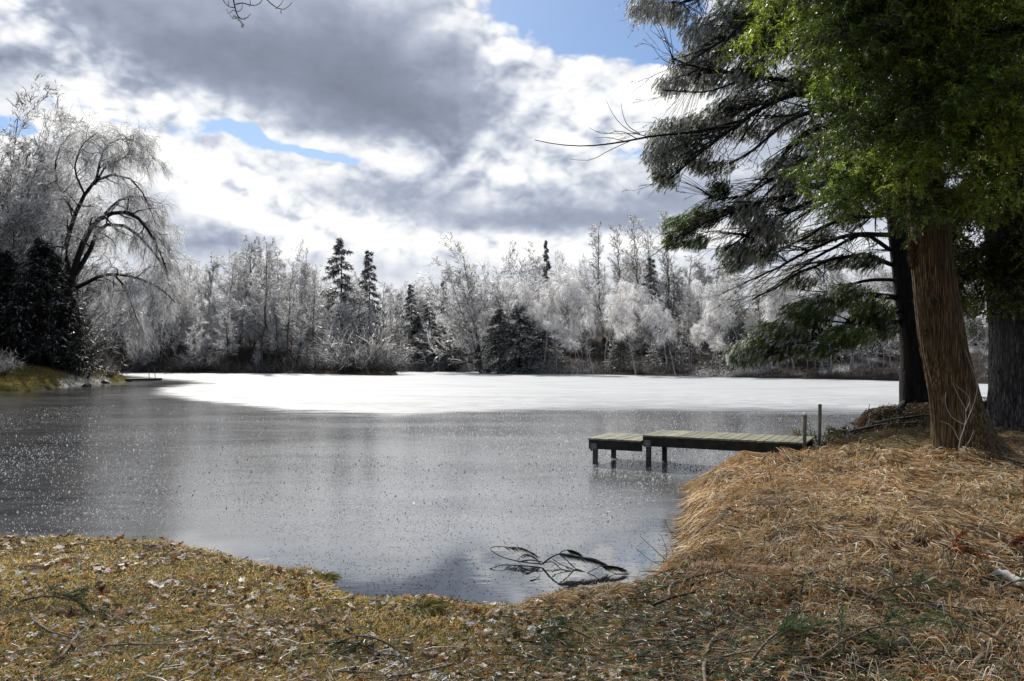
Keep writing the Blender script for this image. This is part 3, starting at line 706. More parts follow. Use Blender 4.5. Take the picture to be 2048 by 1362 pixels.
# small green upturned boat on the far bank
def far_boat():
    x, y, z = W(1290, 741, 92); z = H1(x, y)
    mb = MB(); K = 13; S = 9; t = np.linspace(-1, 1, K); V = []
    for a in t:
        w = .42*(1-abs(a)**2.4)+.02; hh = .34*(1-.35*abs(a)**2)
        for b in np.linspace(0, math.pi, S): V.append((a*1.9, -w*math.cos(b), hh*math.sin(b)**.7+.04*abs(a)**2))
    i = np.arange(K-1)[:, None]*S; j = np.arange(S-1)[None, :]
    mb.add(V, np.stack([i+j, i+j+1, i+S+j+1, i+S+j], -1).reshape(-1, 4), mat=0, smooth=True)
    o = mb.build('upturned_boat', M['green'], None, (x, y, z)); o.rotation_euler = (0, 0, .15); tag(o, 'small green shape like an upturned boat lying on the right far bank', 'boat')
far_boat()

# ------------------------------------------------------------------ left bank: dark evergreen, leaning limbs, lawn fittings
def limb_tree(name, label, trunk_px, limbs, dbase, dtips, r0, seed, wr, colr, spec):
    """a tree whose main limbs follow the photograph; everything finer grows out of them"""
    rng = RNG(seed)
    def mk(pts, d0, d1, K, r_a, r_b):
        q = A([W(px, py, d0+(d1-d0)*i/(len(pts)-1)) for i, (px, py) in enumerate(pts)])
        return resample(q, K), np.linspace(r_a, r_b, K)
    tr = MB(); cr = MB()
    return rng, mk, tr, cr
def leaning_tree():
    d0 = 72.; rng = RNG(101); tr = MB(); cr = MB()
    base = A([(118-CX)/F*d0, d0, 0]); base[2] = H1(base[0], base[1])-.1
    def mk(pts, dd, K, ra, rb, dstart=d0):
        q = A([W(px, py, dstart+(dd-dstart)*i/(len(pts)-1)) for i, (px, py) in enumerate(pts)]); return resample(q, K), np.linspace(ra, rb, K)
    tk = [A([base, W(124, 650, d0), W(135, 590, d0), W(146, 545, d0)]), None]
    tubes(tr, resample(tk[0], 10), np.linspace(.55, .36, 10), 10)
    mains = [mk([(146, 548), (166, 487), (190, 445), (222, 427), (262, 426), (290, 452), (318, 500), (335, 545)], d0-3, 12, .30, .05),
             mk([(150, 550), (180, 500), (204, 452), (250, 452), (290, 485), (330, 540), (350, 600)], d0+2, 12, .24, .04),
             mk([(140, 560), (132, 500), (150, 430), (172, 385), (195, 358), (240, 350), (268, 362), (292, 400), (312, 450)], d0+1, 12, .26, .04),
             mk([(190, 370), (198, 335), (205, 305), (222, 285), (255, 277), (285, 292), (310, 320)], d0-1, 10, .12, .03),
             mk([(192, 365), (215, 330), (245, 318), (262, 298), (250, 285), (268, 278)], d0-2, 10, .10, .03),
             mk([(140, 580), (170, 568), (200, 552), (235, 549), (285, 560), (325, 580), (350, 605)], d0-5, 12, .20, .04),
             mk([(230, 551), (250, 575), (262, 605), (278, 650)], d0-4.5, 9, .10, .03, d0-3),
             mk([(210, 428), (240, 400), (275, 392), (305, 415), (330, 460)], d0+3, 9, .14, .03),
             mk([(250, 427), (280, 440), (312, 470), (345, 520), (352, 560)], d0+4, 9, .10, .03),
             mk([(152, 430), (120, 380), (110, 330), (130, 280), (160, 260)], d0+2, 9, .12, .03),
             mk([(170, 390), (150, 340), (165, 290), (195, 265)], d0-2, 9, .10, .03)]
    for q, r in mains: tubes(tr, q, r, 7)
    allP = A([resample(q, 12) for q, r in mains]); allR = A([np.interp(np.linspace(0, 1, 12), np.linspace(0, 1, len(r)), r) for q, r in mains])
    b1 = grow(rng, allP, allR, 15, .15, 1, 2.2, .8, 7, -.35, .55, .5, .35, .1, .3, absL=True)
    tubes(tr, *b1, sides=4)
    b2 = grow(rng, *b1, 14, .1, 1, 1.5, .8, 6, -1.0, .4, .5, .35, .1, .3, absL=True)
    ribbons(cr, b2[0], np.full(len(b2[0]), .026), frostcol(rng, len(b2[0]), .6, .2, .6), rng=rng)
    b3 = grow(rng, *b2, 13, .1, 1, .85, .6, 5, -1.3, .4, .5, .35, .1, .3, absL=True)
    ribbons(cr, b3[0], np.full(len(b3[0]), .018), frostcol(rng, len(b3[0]), .34, .3, .95), rng=rng)
    t = thing('leaning_tree', tuple(base), 'leaning tree with long black limbs arching right under a veil of icy twigs', 'tree')
    for mb, nm, m in ((tr, 'trunk', M['bark_dark']), (cr, 'crown', M['ice_twig'])):
        mb.v = [v-base for v in mb.v]; mb.build(nm, m, t)
leaning_tree()
for px, d, top, k, w, lab in [(-30, 74, 205, 'bare1', 1.0, 'large spreading bare tree white with ice at the left edge of the picture'),
                              (60, 77, 225, 'bare1', .95, 'tall frosted tree behind the dark evergreen on the left bank'),
                              (-110, 70, 260, 'bare2', 1.2, 'frosted tree standing furthest left on the lawn bank, mostly cut off'),
                              (108, 75, 345, 'bare2', .8, 'frosted tree between the dark evergreen and the leaning tree'),
                              (20, 70, 430, 'dim0', 1.2, 'dim tangled bare tree in front of the tall frosted ones at the left edge'),
                              (150, 80, 430, 'dim1', 1.3, 'dim grey tree behind the leaning limbs on the left bank')]:
    plant(k, 'frosted_tree', px, d, top, lab, 'tree', wid=w)
for px, d, top, w, lab in [(85, 66, 475, 1.05, 'broad black evergreen on the left lawn, reaching nearly to the grass'),
                           (10, 66.5, 500, 1.1, 'dark evergreen at the left edge beside the broad black one'),
                           (-60, 64, 500, 1.1, 'dark evergreen cut by the left edge of the picture'),
                           (140, 67.5, 590, .8, 'low dark evergreen at the right foot of the broad black one')]:
    plant('darkcedar', 'evergreen_tree', px, d, top, lab, 'evergreen', wid=w)
def stake(px, d, h, r, lab, lean=0., name='stake'):
    x = (px-CX)/F*d; z = H1(x, d); mb = MB()
    tubes(mb, A([[0, 0, -.1], [lean*.5*h, 0, h*.5], [lean*h, 0, h]]), A([r, r, r*.9]), 6)
    mb.add([(-r+lean*h, -r, h), (r+lean*h, -r, h), (r+lean*h, r, h), (-r+lean*h, r, h)], [(0, 1, 2, 3)])
    o = mb.build(name, M['beam'], None, (x, d, max(z, 0))); tag(o, lab, 'stake')
stake(152, 63, 1.15, .035, 'thin upright stake at the foot of the pale strip on the left bank')
stake(175, 66, .45, .09, 'short dark leaning post on the left lawn', .35, 'post')
def rock(name, loc, s, lab, seed, m=M['rock'], flat=.6):
    rng = RNG(seed); mb = MB(); n = 10; k = 14; V = []
    ph = np.linspace(0, math.pi, n); th = np.arange(k)/k*2*math.pi
    off = rng.random(3)*20
    for a in ph:
        for b in th:
            v = A([math.sin(a)*math.cos(b), math.sin(a)*math.sin(b), math.cos(a)])
            r = 1+.9*float(fbm(v[0]*1.3+off[0]+v[2], v[1]*1.3+off[1], 3)); V.append(v*r*A([1, .8, flat])*s)
    i = np.arange(n-1)[:, None]*k; j = np.arange(k)[None, :]; j2 = (j+1) % k
    mb.add(V, np.stack([i+j, i+k+j, i+k+j2, i+j2], -1).reshape(-1, 4), smooth=False)
    o = mb.build(name, m, None, loc); tag(o, lab, 'rock'); return o
for i, (px, py, s, lab) in enumerate([(173, 773, .33, 'dark rock at the left waterline nearest the thin stake'), (211, 767, .36, 'dark rock at the left waterline nearest the bare bush'), (176, 766, .15, 'small dark stone on the pale strip above the waterline rocks')]):
    p = P(px, py, 0); rock('shore_rock', (p[0], p[1], max(H1(p[0], p[1]), 0)+.05), s, lab, 110+i)
def far_dock():
    a = A(P(248, 763.2, 0)); b = A(P(318, 761.5, 0)); t = thing('far_dock', tuple(a), 'small dark landing stage with two thin poles at the tip of the left bank', 'dock')
    u = norm(b-a); n = A([-u[1], u[0], 0]); L = np.linalg.norm(b-a)
    def box(p0, p1, w, z0, z1):
        mb = MB(); V = [p0-n*w-a+A([0,0,z0]), p1-n*w-a+A([0,0,z0]), p1+n*w-a+A([0,0,z0]), p0+n*w-a+A([0,0,z0])]; V += [v+A([0,0,z1-z0]) for v in V]
        mb.add(V, [(0,3,2,1), (4,5,6,7), (0,1,5,4), (1,2,6,5), (2,3,7,6), (3,0,4,7)]); return mb
    box(a, b, .6, .06, .26).build('deck', M['beam'], t)
    for q, ln in ((.80, -.12), (.97, -.1)):
        p = a+(b-a)*q-a; mb = MB(); tubes(mb, A([p+A([0, -.5, -.1]), p+A([ln, -.5, 1.2])]), A([.03, .03]), 6); mb.build('pole', M['post'], t)
far_dock()
o = link('bare_bush', SHM[1], None, W(222, 764, 70)); o.location.z = H1(o.location.x, o.location.y); o.scale = (.5, .5, 1.0); tag(o, 'small leafless bush at the waterline left of the landing stage', 'bush')
o = link('bare_bush', SHM[0], None, W(-8, 770, 53)); o.location.z = H1(o.location.x, o.location.y); o.scale = (1.6, 1.6, 1.6); tag(o, 'leafless bush on the lawn slope at the left edge', 'bush')
def lawn_grass():
    rng = RNG(131); N = 60000; d = rng.uniform(46, 74, N); px = rng.uniform(-60, 275, N); x = (px-CX)/F*d; sd = sdist(x, d); k = sd > .15; x, y = x[k], d[k]; px = px[k]; n = len(x); z = H(x, y)
    pw = lambda a, q: ((a-CX)/F*q, q)
    sp = inpoly(x+.5*fbm(x*1.2, y*1.2, 3), y+1.5*fbm(x*1.2+7, y*1.2, 3), [pw(86,72), pw(104,72), pw(150,69), (-34.9,69.5), pw(235,66), pw(205,63), pw(128,56), pw(112,60), pw(130,64)])
    k = (sp < .1) | (rng.random(n) < .25); x, y, z = x[k], y[k], z[k]; n = len(x); a = rng.random(n)*6.28; L = rng.uniform(.05, .13, n)
    Pt = np.stack([np.stack([x, y, z-.01], -1), np.stack([x+np.cos(a)*L*.7, y+np.sin(a)*L*.7, z+L*.8], -1)], 1)
    c = A([[.34, .27, .07], [.24, .22, .05], [.40, .30, .12], [.10, .09, .03]])[rng.integers(0, 4, n)]*(1+1.6*fbm(x*.5, y*.5, 4))[:, None]
    mb = MB(); ribbons(mb, Pt, np.full(n, .06), np.clip(c, .01, .8), rng=rng); tag(mb.build('lawn_grass', M['grass']), 'yellow-green winter lawn on the slope of the left bank', 'grass', kind='stuff')
lawn_grass()
print('left bank', time.time()-T0)

def pick(rng, n, pal, pr):
    pal = A(pal); pr = A(pr, float); i = rng.choice(len(pal), n, p=pr/pr.sum()); return pal[i]*rng.uniform(.65, 1.3, n)[:, None]
# ------------------------------------------------------------------ foreground trees on the right bank
GREEN = A([.060, .085, .016])
def needlecol(rng, n, frost, base=GREEN, lo=.35, hi=.9):
    f = rng.random(n) < frost
    g = base*rng.uniform(.35, 1.6, n)[:, None]*np.where(rng.random(n) < .06, 1, 1)[:, None]
    g = np.where((rng.random(n) < .03)[:, None], A([.20, .11, .025]), g)
    return np.where(f[:, None], (rng.uniform(lo, hi, n))[:, None]*A([1, 1, .99]), g)
def barktrunk(pts, radii, K, sides, seed, ridge, rk, flare, roots, loc):
    """pts world polyline; returns builder relative to loc"""
    rng = RNG(seed); q = resample(pts, K); seg = np.linspace(0, 1, len(radii)); R = np.interp(np.linspace(0, 1, K), seg, radii)
    hgt = np.concatenate([[0], np.cumsum(np.linalg.norm(np.diff(q, axis=0), axis=1))])
    def disp(N, KK, th, Pt):
        z = hgt[None, :, None]; t = th[None, None, :]; ct, st = np.cos(t), np.sin(t)
        n = fbm(ct*rk+z*.25+seed, st*rk+z*.12, 4)+.5*(np.abs(fbm(ct*rk*2.3+z*.5, st*rk*2.3+3-z*.3, 3))*-2+.3)
        big = fbm(ct*1.1+z*.55+5, st*1.1+z*.2, 3)
        o = R[None, :, None]*(ridge*n*2+.22*big)
        for a, w, s, hh in roots:
            dd = np.abs((t-a+math.pi) % (2*math.pi)-math.pi); o = o+s*np.exp(-(dd/w)**2)*np.exp(-z/hh)
        return o+flare*R[0]*np.exp(-z/.35)*.5
    mb = MB(); tubes(mb, (q-A(loc))[None], R[None], sides, disp=disp); return mb, q, R
def knot(px, py, d, r, out=.05):
    """a knot or broken stub on the trunk: ring of swollen bark with a dark heart"""
    c = A(W(px, py, d)); mb = MB(); K = 7; S = 16; th = np.arange(S)/S*6.283
    prof = [(1.5, 0), (1.15, .35), (.95, .75), (.7, .85), (.5, .45), (.3, .15), (.02, .1)]
    V = [c+A([r*a*math.cos(t)*(1+.15*math.sin(3*t)), -out*b, r*a*1.35*math.sin(t)]) for a, b in prof for t in th]
    i = np.arange(K-1)[:, None]*S; j = np.arange(S)[None, :]; j2 = (j+1) % S
    mb.add(V, np.stack([i+j, i+S+j, i+S+j2, i+j2], -1).reshape(-1, 4), smooth=True); return mb
# ---- white pine with long boughs over the water
def pine():
    D = 25.; rng = RNG(201)
    base = A([(1838-CX)/F*D, D, 0.]); base[2] = H1(base[0], D)-.15; loc = tuple(base)
    pts = A([base, W(1834, 790, D), W(1830, 700, D), W(1816, 580, D), W(1800, 440, D), W(1778, 300, D), W(1752, 150, D), W(1725, 0, D), W(1705, -200, D), W(1695, -420, D)])
    t = thing('white_pine', loc, 'black-trunked pine by the water whose long icy boughs sweep left over the far view', 'pine tree')
    mb, q, R = barktrunk(pts, [.47, .41, .38, .37, .35, .33, .30, .27, .21, .1], 120, 48, 5, .05, 4, .5, [(3.3, .35, .35, .5), (4.3, .3, .3, .45), (5.6, .4, .3, .4)], loc)
    mb.build('trunk', M['bark_dark'], t)
    bo = [([(1790,595),(1700,588),(1640,605),(1560,650),(1490,700),(1465,722)], -3, .30, 1.0), ([(1795,645),(1740,640),(1680,655),(1600,690),(1530,715)], -4.5, .22, 1.0),
      ([(1800,620),(1760,640),(1725,665),(1690,690)], -3, .05, .8), ([(1790,560),(1740,560),(1660,590),(1600,620),(1540,650)], 2, .15, 1.),
      ([(1785,530),(1730,512),(1680,515),(1600,545),(1540,580),(1500,600)], -1, .35, .35), ([(1780,500),(1730,470),(1660,500),(1580,550),(1510,600)], 2, .35, .35),
      ([(1778,470),(1700,470),(1620,500),(1540,545),(1490,565)], -2, .4, .5), ([(1770,430),(1680,440),(1600,480),(1520,520),(1445,530)], 1, .6, .8),
      ([(1765,400),(1660,395),(1560,430),(1490,470),(1450,500)], -1.5, .6, 1.1), ([(1760,370),(1680,350),(1600,365),(1530,400),(1500,430)], 1.5, .7, 1.1),
      ([(1755,330),(1640,370),(1540,400),(1450,430),(1350,478)], -2, .06, 1.1), ([(1745,300),(1640,310),(1560,350),(1470,395),(1425,392)], 0, .06, .8),
      ([(1735,270),(1626,256),(1562,315),(1498,389),(1400,440)], 2, .12, .7), ([(1730,230),(1586,190),(1503,231),(1414,295),(1335,364)], -2, .5, 1.2),
      ([(1725,190),(1600,180),(1500,215),(1400,250),(1310,262)], 1, .8, 1.3), ([(1722,170),(1586,162),(1500,150),(1420,140),(1350,120)], -1, .6, .55),
      ([(1715,120),(1600,60),(1500,90),(1410,140),(1345,190)], 2, .8, 1.3), ([(1712,60),(1600,20),(1500,50),(1420,95),(1365,130)], -2, .75, 1.2),
      ([(1705,0),(1600,-40),(1480,-30),(1380,0),(1300,30)], 0, .9, 1.1), ([(1705,-60),(1600,-90),(1480,-80),(1370,-40),(1290,15)], 2, .9, 1.2),
      ([(1700,-60),(1620,-60),(1540,0),(1470,60),(1430,120)], -3, .5, 1.2), ([(1720,120),(1640,90),(1560,110),(1480,170),(1430,215)], 3, .5, 1.0),
      ([(1735,240),(1660,220),(1580,240),(1520,290),(1460,330)], -4, .35, 1.1), ([(1745,290),(1680,290),(1610,320),(1560,360),(1520,400)], -4, .4, 1.1),
      ([(1760,380),(1700,380),(1640,410),(1590,440),(1560,480)], 3, .4, .9), ([(1770,400),(1740,370),(1700,355),(1660,345),(1625,330)], -8, .02, 1.4),
      ([(1780,420),(1750,390),(1720,400),(1690,395),(1640,380)], -7.5, .02, 1.4), ([(1780,430),(1760,420),(1740,430),(1720,420),(1700,440)], -7, .02, 1.),
      ([(1790,560),(1850,560),(1900,600),(1950,640)], 2, .1, 1.), ([(1780,470),(1850,470),(1900,500),(1960,540)], 3, .15, 1.), ([(1790,620),(1850,640),(1920,660)], 4, .1, .8),
      ([(1740,200),(1800,180),(1880,200),(1950,240)], 1, .1, 1.2), ([(1720,50),(1800,20),(1880,60)], 2, .1, 1.2)]
    limbs = []
    for n, (px, dd, frost, dens) in enumerate(bo):
        rng = RNG(300+n); m = len(px)
        # the limb starts on the trunk where it passes the first point
        w = A([W(a, b, D+dd*(i/(m-1))**1.0) for i, (a, b) in enumerate(px)])
        K = 14; Pt = resample(w, K)[None]; L = np.linalg.norm(np.diff(w, axis=0), axis=1).sum()
        Pt = Pt+rng.normal(size=Pt.shape)*.03*np.linspace(0, 1, K)[None, :, None]
        R = (.010+.0125*L*np.linspace(1, .12, K))[None]
        b = MB(); tubes(b, Pt-base, R, 7, mat=0)
        b1 = grow(rng, Pt, R, 12, .2, .97, 1.0+.16*L, .30, 8, -.05, .16, .42, .35, .3, .3, absL=True, flat=.4)
        if n < 4: b1 = (b1[0][:5], b1[1][:5])
        tubes(b, b1[0]-base, b1[1], 4, mat=0)
        bx = grow(rng, *b1, 5, .2, 1, .40, .4, 5, -.05, .2, .5, .35, .3, .4)
        tubes(b, bx[0]-base, bx[1]*.7+.003, 3, mat=0)
        nn = grow(rng, *bx, 12, .35, 1.02, .09, .75, 2, -.3, .1, .1, .25, 0, 1, absL=True)
        c = needlecol(rng, len(nn[0]), frost*.5, GREEN*1.2)
        ribbons(b, nn[0]-base, np.full(len(c), .012), c, mat=1, rng=rng)
        limbs.append((Pt[0], R[0]))
        b.build('bough', [M['bark_dark'], M['needle']], t)
    CL = [(1300,12,46,26,24,.85,1),(1350,25,34,22,25,.8,1),(1400,62,40,36,24.5,.75,1),(1390,125,50,34,25,.75,1),(1345,165,38,20,25,.85,1),(1440,95,40,40,25.5,.55,1),(1430,160,50,26,26,.5,.8),
      (1345,262,52,30,25,.6,1.2),(1318,305,34,36,24.5,.65,1),(1375,300,55,32,25,.45,1.2),(1335,352,28,24,24.5,.35,1.2),(1415,245,56,28,25.5,.4,1.3),(1460,215,46,24,26,.35,1.),(1425,330,50,16,25,.3,1.),
      (1510,190,60,20,27,.3,.6),(1570,235,56,26,27,.3,.6),(1640,265,56,34,26,.3,.7),(1500,260,50,20,27,.35,.6),(1600,320,40,30,27,.55,.8),(1442,375,27,22,25,.05,.7),(1368,448,38,22,24,.03,2.4),(1410,430,40,22,24.5,.05,1.6),(1348,480,20,14,24,.03,2.2),
      (1395,480,34,14,24,.2,1.4),(1500,420,44,34,24,.7,1.),(1545,462,52,38,24,.6,1.),(1472,500,42,22,24,.45,1.5),(1590,385,46,34,25,.55,.8),(1562,335,36,28,25,.5,.8),(1475,528,26,12,24,.4,1.5),(1520,505,44,20,24,.4,1.2),
      (1500,700,46,26,22,.5,2.),(1560,672,62,36,21.5,.22,2.),(1620,622,58,28,22,.08,2.2),(1700,668,56,22,21,.05,2.8),(1665,600,50,22,24,.08,1.6),(1480,716,18,11,22,.5,2.),(1635,695,46,15,21,.1,2.4),(1755,620,40,32,22,.05,2.2),(1710,580,46,18,23,.1,1.6),(1540,705,46,14,21.5,.3,2.),(1770,655,34,16,22,.05,2.4),
      (1475,30,52,48,24,.4,1.5),(1530,85,56,46,23.5,.2,1.8),(1550,15,66,44,23,.12,2.),(1615,60,66,56,23,.1,1.8),(1500,140,40,26,24,.35,1.3),(1640,140,56,40,24,.1,1.4),(1690,210,46,46,25,.1,1.2),(1590,160,46,24,25,.2,1.2),
      (1640,470,40,18,26,.2,.8),(1700,430,40,26,26,.2,1.),(1690,520,40,16,26,.15,.9),(1740,520,30,20,24,.1,1.),(1600,560,40,14,25,.2,.9),(1850,560,40,20,28,.1,1.),(1930,610,40,20,28,.05,1.4),(1900,500,46,30,28,.1,1.)]
    lp = np.concatenate([l[0] for l in limbs]); lr = np.concatenate([l[1] for l in limbs])
    for n, (px, py, rx, ry, d, frost, gain) in enumerate(CL):
        rng = RNG(1300+n); N = int(rx*ry*.27)+40; c0 = A(W(px, py, d)); ax = rx/F*d; az_ = ry/F*d
        q = rng.normal(size=(N, 3)); q = norm(q)*(rng.random((N, 1))**.42); org = c0+q*A([ax, ax*.9, az_])
        src = A([c0[0]+2.2, c0[1]+.3, c0[2]+1.3])
        dist = np.linalg.norm(lp-(c0+A([.5, 0, .1])), axis=1)+.6*(lp[:, 2] < c0[2]-.1); k0 = np.argsort(dist)[:6]
        b = MB(); m = int(14+N*.10)
        # fine branches fanning from the nearest limb into the clump
        st = lp[k0[rng.integers(0, 6, m)]]; en = org[rng.integers(0, N, m)]; K = 6; s_ = np.linspace(0, 1, K)[None, :, None]
        mid = np.sin(np.linspace(0, 1, K)*math.pi)[None, :, None]*A([0, 0, .10])
        tb = st[:, None, :]*(1-s_)+en[:, None, :]*s_+mid+rng.normal(size=(m, K, 3))*.02
        tubes(b, tb-base, np.full((m, K), .012)*np.linspace(1, .3, K), 3, mat=0)
        # short twigs, drooping more where they carry ice
        v = norm((org-src)*.8+rng.normal(size=org.shape)*.55); tw = np.empty((N, 4, 3)); tw[:, 0] = org; L_ = rng.uniform(.10, .24, N)
        for k in range(1, 4):
            v = norm(v+A([0, 0, -.12-.42*frost])); tw[:, k] = tw[:, k-1]+v*(L_/3)[:, None]
        tubes(b, tw-base, np.full((N, 4), .004), 3, mat=0)
        nn = grow(rng, tw, np.full((N, 4), .004), 24, .02, 1.05, .10, .62, 2, -.25-.9*frost, .1, .1, .25, 0, 1, absL=True)
        sh = (rng.uniform(.45, 1.5, N))[np.repeat(np.arange(N), 24)]
        c = needlecol(rng, len(nn[0]), 0, GREEN*1.25*gain)*sh[:, None]  # sunlit brightness of each clump put into its needle colour
        tf = rng.random(N) < frost*1.15+.05; f = tf[np.repeat(np.arange(N), 24)] & (rng.random(len(c)) < .62); c[f] = rng.uniform(.5, 1.3, f.sum())[:, None]*A([1, 1, .99])
        ribbons(b, nn[0]-base, np.where(f, .020, .012), np.clip(c, 0, 1), mat=1, rng=rng)
        b.build('foliage', [M['bark_dark'], M['needle']], t)
    # long-needled sprigs nearest the camera, starbursts of needles
    b = MB(); rng = RNG(1400)
    for n, (px, py) in enumerate([(1640,338),(1665,322),(1690,300),(1712,268),(1655,362),(1680,345),(1705,330),(1668,392),(1690,402),(1715,385),(1740,405),(1730,350),(1760,380),(1745,300),(1725,235),(1770,330),(1700,418),(1780,400),(1810,412),(1835,405),(1660,300),(1685,372),(1750,425),(1795,365),(1620,345),(1735,420)]):
        d = 15.5+rng.uniform(-1, 1); c0 = A(W(px, py, d)); ax = norm(A([-.75, -.3, .05])+rng.normal(size=3)*.3); N = 70
        ln = .32; stem = resample(A([c0-ax*ln*2.4+A([.3, .2, .12]), c0-ax*ln, c0]), 6); tubes(b, stem-base, np.linspace(.010, .005, 6), 4, mat=0)
        p = c0-ax*(rng.random((N, 1))*ln); v = norm(ax*.75+rng.normal(size=(N, 3))*.6); L_ = rng.uniform(.13, .2, N)[:, None]
        Q = np.stack([p, p+v*L_*.55, p+v*L_+A([0, 0, -.02])], 1); ribbons(b, Q-base, np.full(N, .008), pick(rng, N, [(.20,.30,.03), (.30,.40,.04), (.10,.16,.03), (.34,.26,.04)], [3, 2, 2, .5]), mat=1, rng=rng)
    b.build('foliage', [M['bark_dark'], M['needle']], t)['label'] = 'bright green long-needled sprigs'
    # bare broken branch reaching furthest left
    b = MB(); rng = RNG(260)
    w = A([W(*p) for p in [(1500,236,24),(1400,262,24),(1301,273,24),(1237,285,23.8),(1163,292,23.6),(1110,288,23.5),(1070,280,23.4)]])
    q = resample(w, 16); tubes(b, q-base, np.linspace(.05, .010, 16), 6)
    for pl in [[(1290,272),(1260,262),(1230,235),(1212,200)],[(1275,278),(1240,262),(1205,268),(1178,255)],[(1301,275),(1262,266),(1230,268),(1190,262)],[(1262,281),(1220,300),(1180,320),(1138,318)],[(1250,283),(1215,275),(1188,276)],
               [(1280,268),(1255,250),(1245,225),(1242,205)],[(1345,95),(1320,75),(1300,60)],[(1365,130),(1330,122),(1302,88)],[(1380,180),(1350,182),(1325,180)]]:
        ww = resample(A([W(a, c, 24) for a, c in pl]), 8); tubes(b, ww-base, np.linspace(.014, .005, 8), 4)
    tubes(b, resample(A([W(1500,150,24), W(1420,182,24), W(1325,180,24)]), 8)-base, np.linspace(.035, .02, 8), 5)
    o = b.build('bough', [M['bark_dark']], t); o['label'] = 'bare broken branch with upturned dead twigs'
pine()
print('pine', time.time()-T0)
# ---- feathery boughs for the two big trees on the right edge
def spraybough(seed, col, frost=.03, n2=30, wid=.012, ll=.036):
    rng = RNG(seed); b = MB(); K = 10; s = np.linspace(0, 1, K)
    Pt = np.stack([s*(1-.12*s), .06*np.sin(s*4+seed), .10*s-.42*s**2], -1)[None]*2.2; R = (.022*(1-.8*s))[None]
    tubes(b, Pt, R, 5)
    b1 = grow(rng, Pt, R, n2, .12, 1, .95, .9, 6, -.35, .25, .5, .3, .45, .3, absL=True, flat=.75)
    tubes(b, *b1, sides=3)
    b2 = grow(rng, *b1, 12, .08, 1, .26, .8, 4, -.5, .25, .6, .3, .35, .4, absL=True, flat=.6)
    ribbons(b, b2[0], np.full(len(b2[0]), .004), (.03, .02, .012), mat=0, rng=rng)
    b3 = grow(rng, *b2, 14, .02, 1.02, ll, .8, 2, 0, .15, .5, .3, 0, 1, absL=True, flat=.5)
    c = needlecol(rng, len(b3[0]), frost, col)
    sh = (.3+1.5*rng.random(len(b1[0])))[np.repeat(np.arange(len(b1[0])), 12*14)]*(.5+1.*rng.random(len(b2[0])))[np.repeat(np.arange(len(b2[0])), 14)]  # light and shade of the fronds painted in as random tones
    ribbons(b, b3[0], np.full(len(b3[0]), wid), np.clip(c*sh[:, None], 0, .95), mat=1, rng=rng)
    return b.mesh('feathery_bough', [M['bark_dark'], M['needle']])
SB = [spraybough(400+i, [A([.17, .25, .034]), A([.10, .15, .024]), A([.05, .075, .016]), A([.25, .33, .04])][i], [.02, .03, .04, .02][i], n2=30, wid=.015, ll=.062) for i in range(4)]
SBD = [spraybough(410+i, A([.12, .15, .022]), .05, wid=.026, ll=.062) for i in range(2)]
def hang_boughs(t, loc, axis, zs, lens, n, meshes, seed, azc, azw, name='bough'):
    rng = RNG(seed)
    for i in range(n):
        f = (i+rng.random())/n; z = zs[0]+(zs[1]-zs[0])*f**.8
        ax = A([np.interp(z, axis[:, 2], axis[:, 0]), np.interp(z, axis[:, 2], axis[:, 1]), z])
        o = link(name, meshes[rng.integers(len(meshes))], t); o.location = tuple(ax-A(loc))
        a = azc+rng.uniform(-azw, azw); sc = np.interp(z, [zs[0], (zs[0]+zs[1])*.5, zs[1]], lens)/2.2*rng.uniform(.75, 1.15)
        o.rotation_euler = (rng.normal()*.25, rng.normal()*.22+.10, a); o.scale = (sc, sc*rng.choice([-1, 1]), sc)
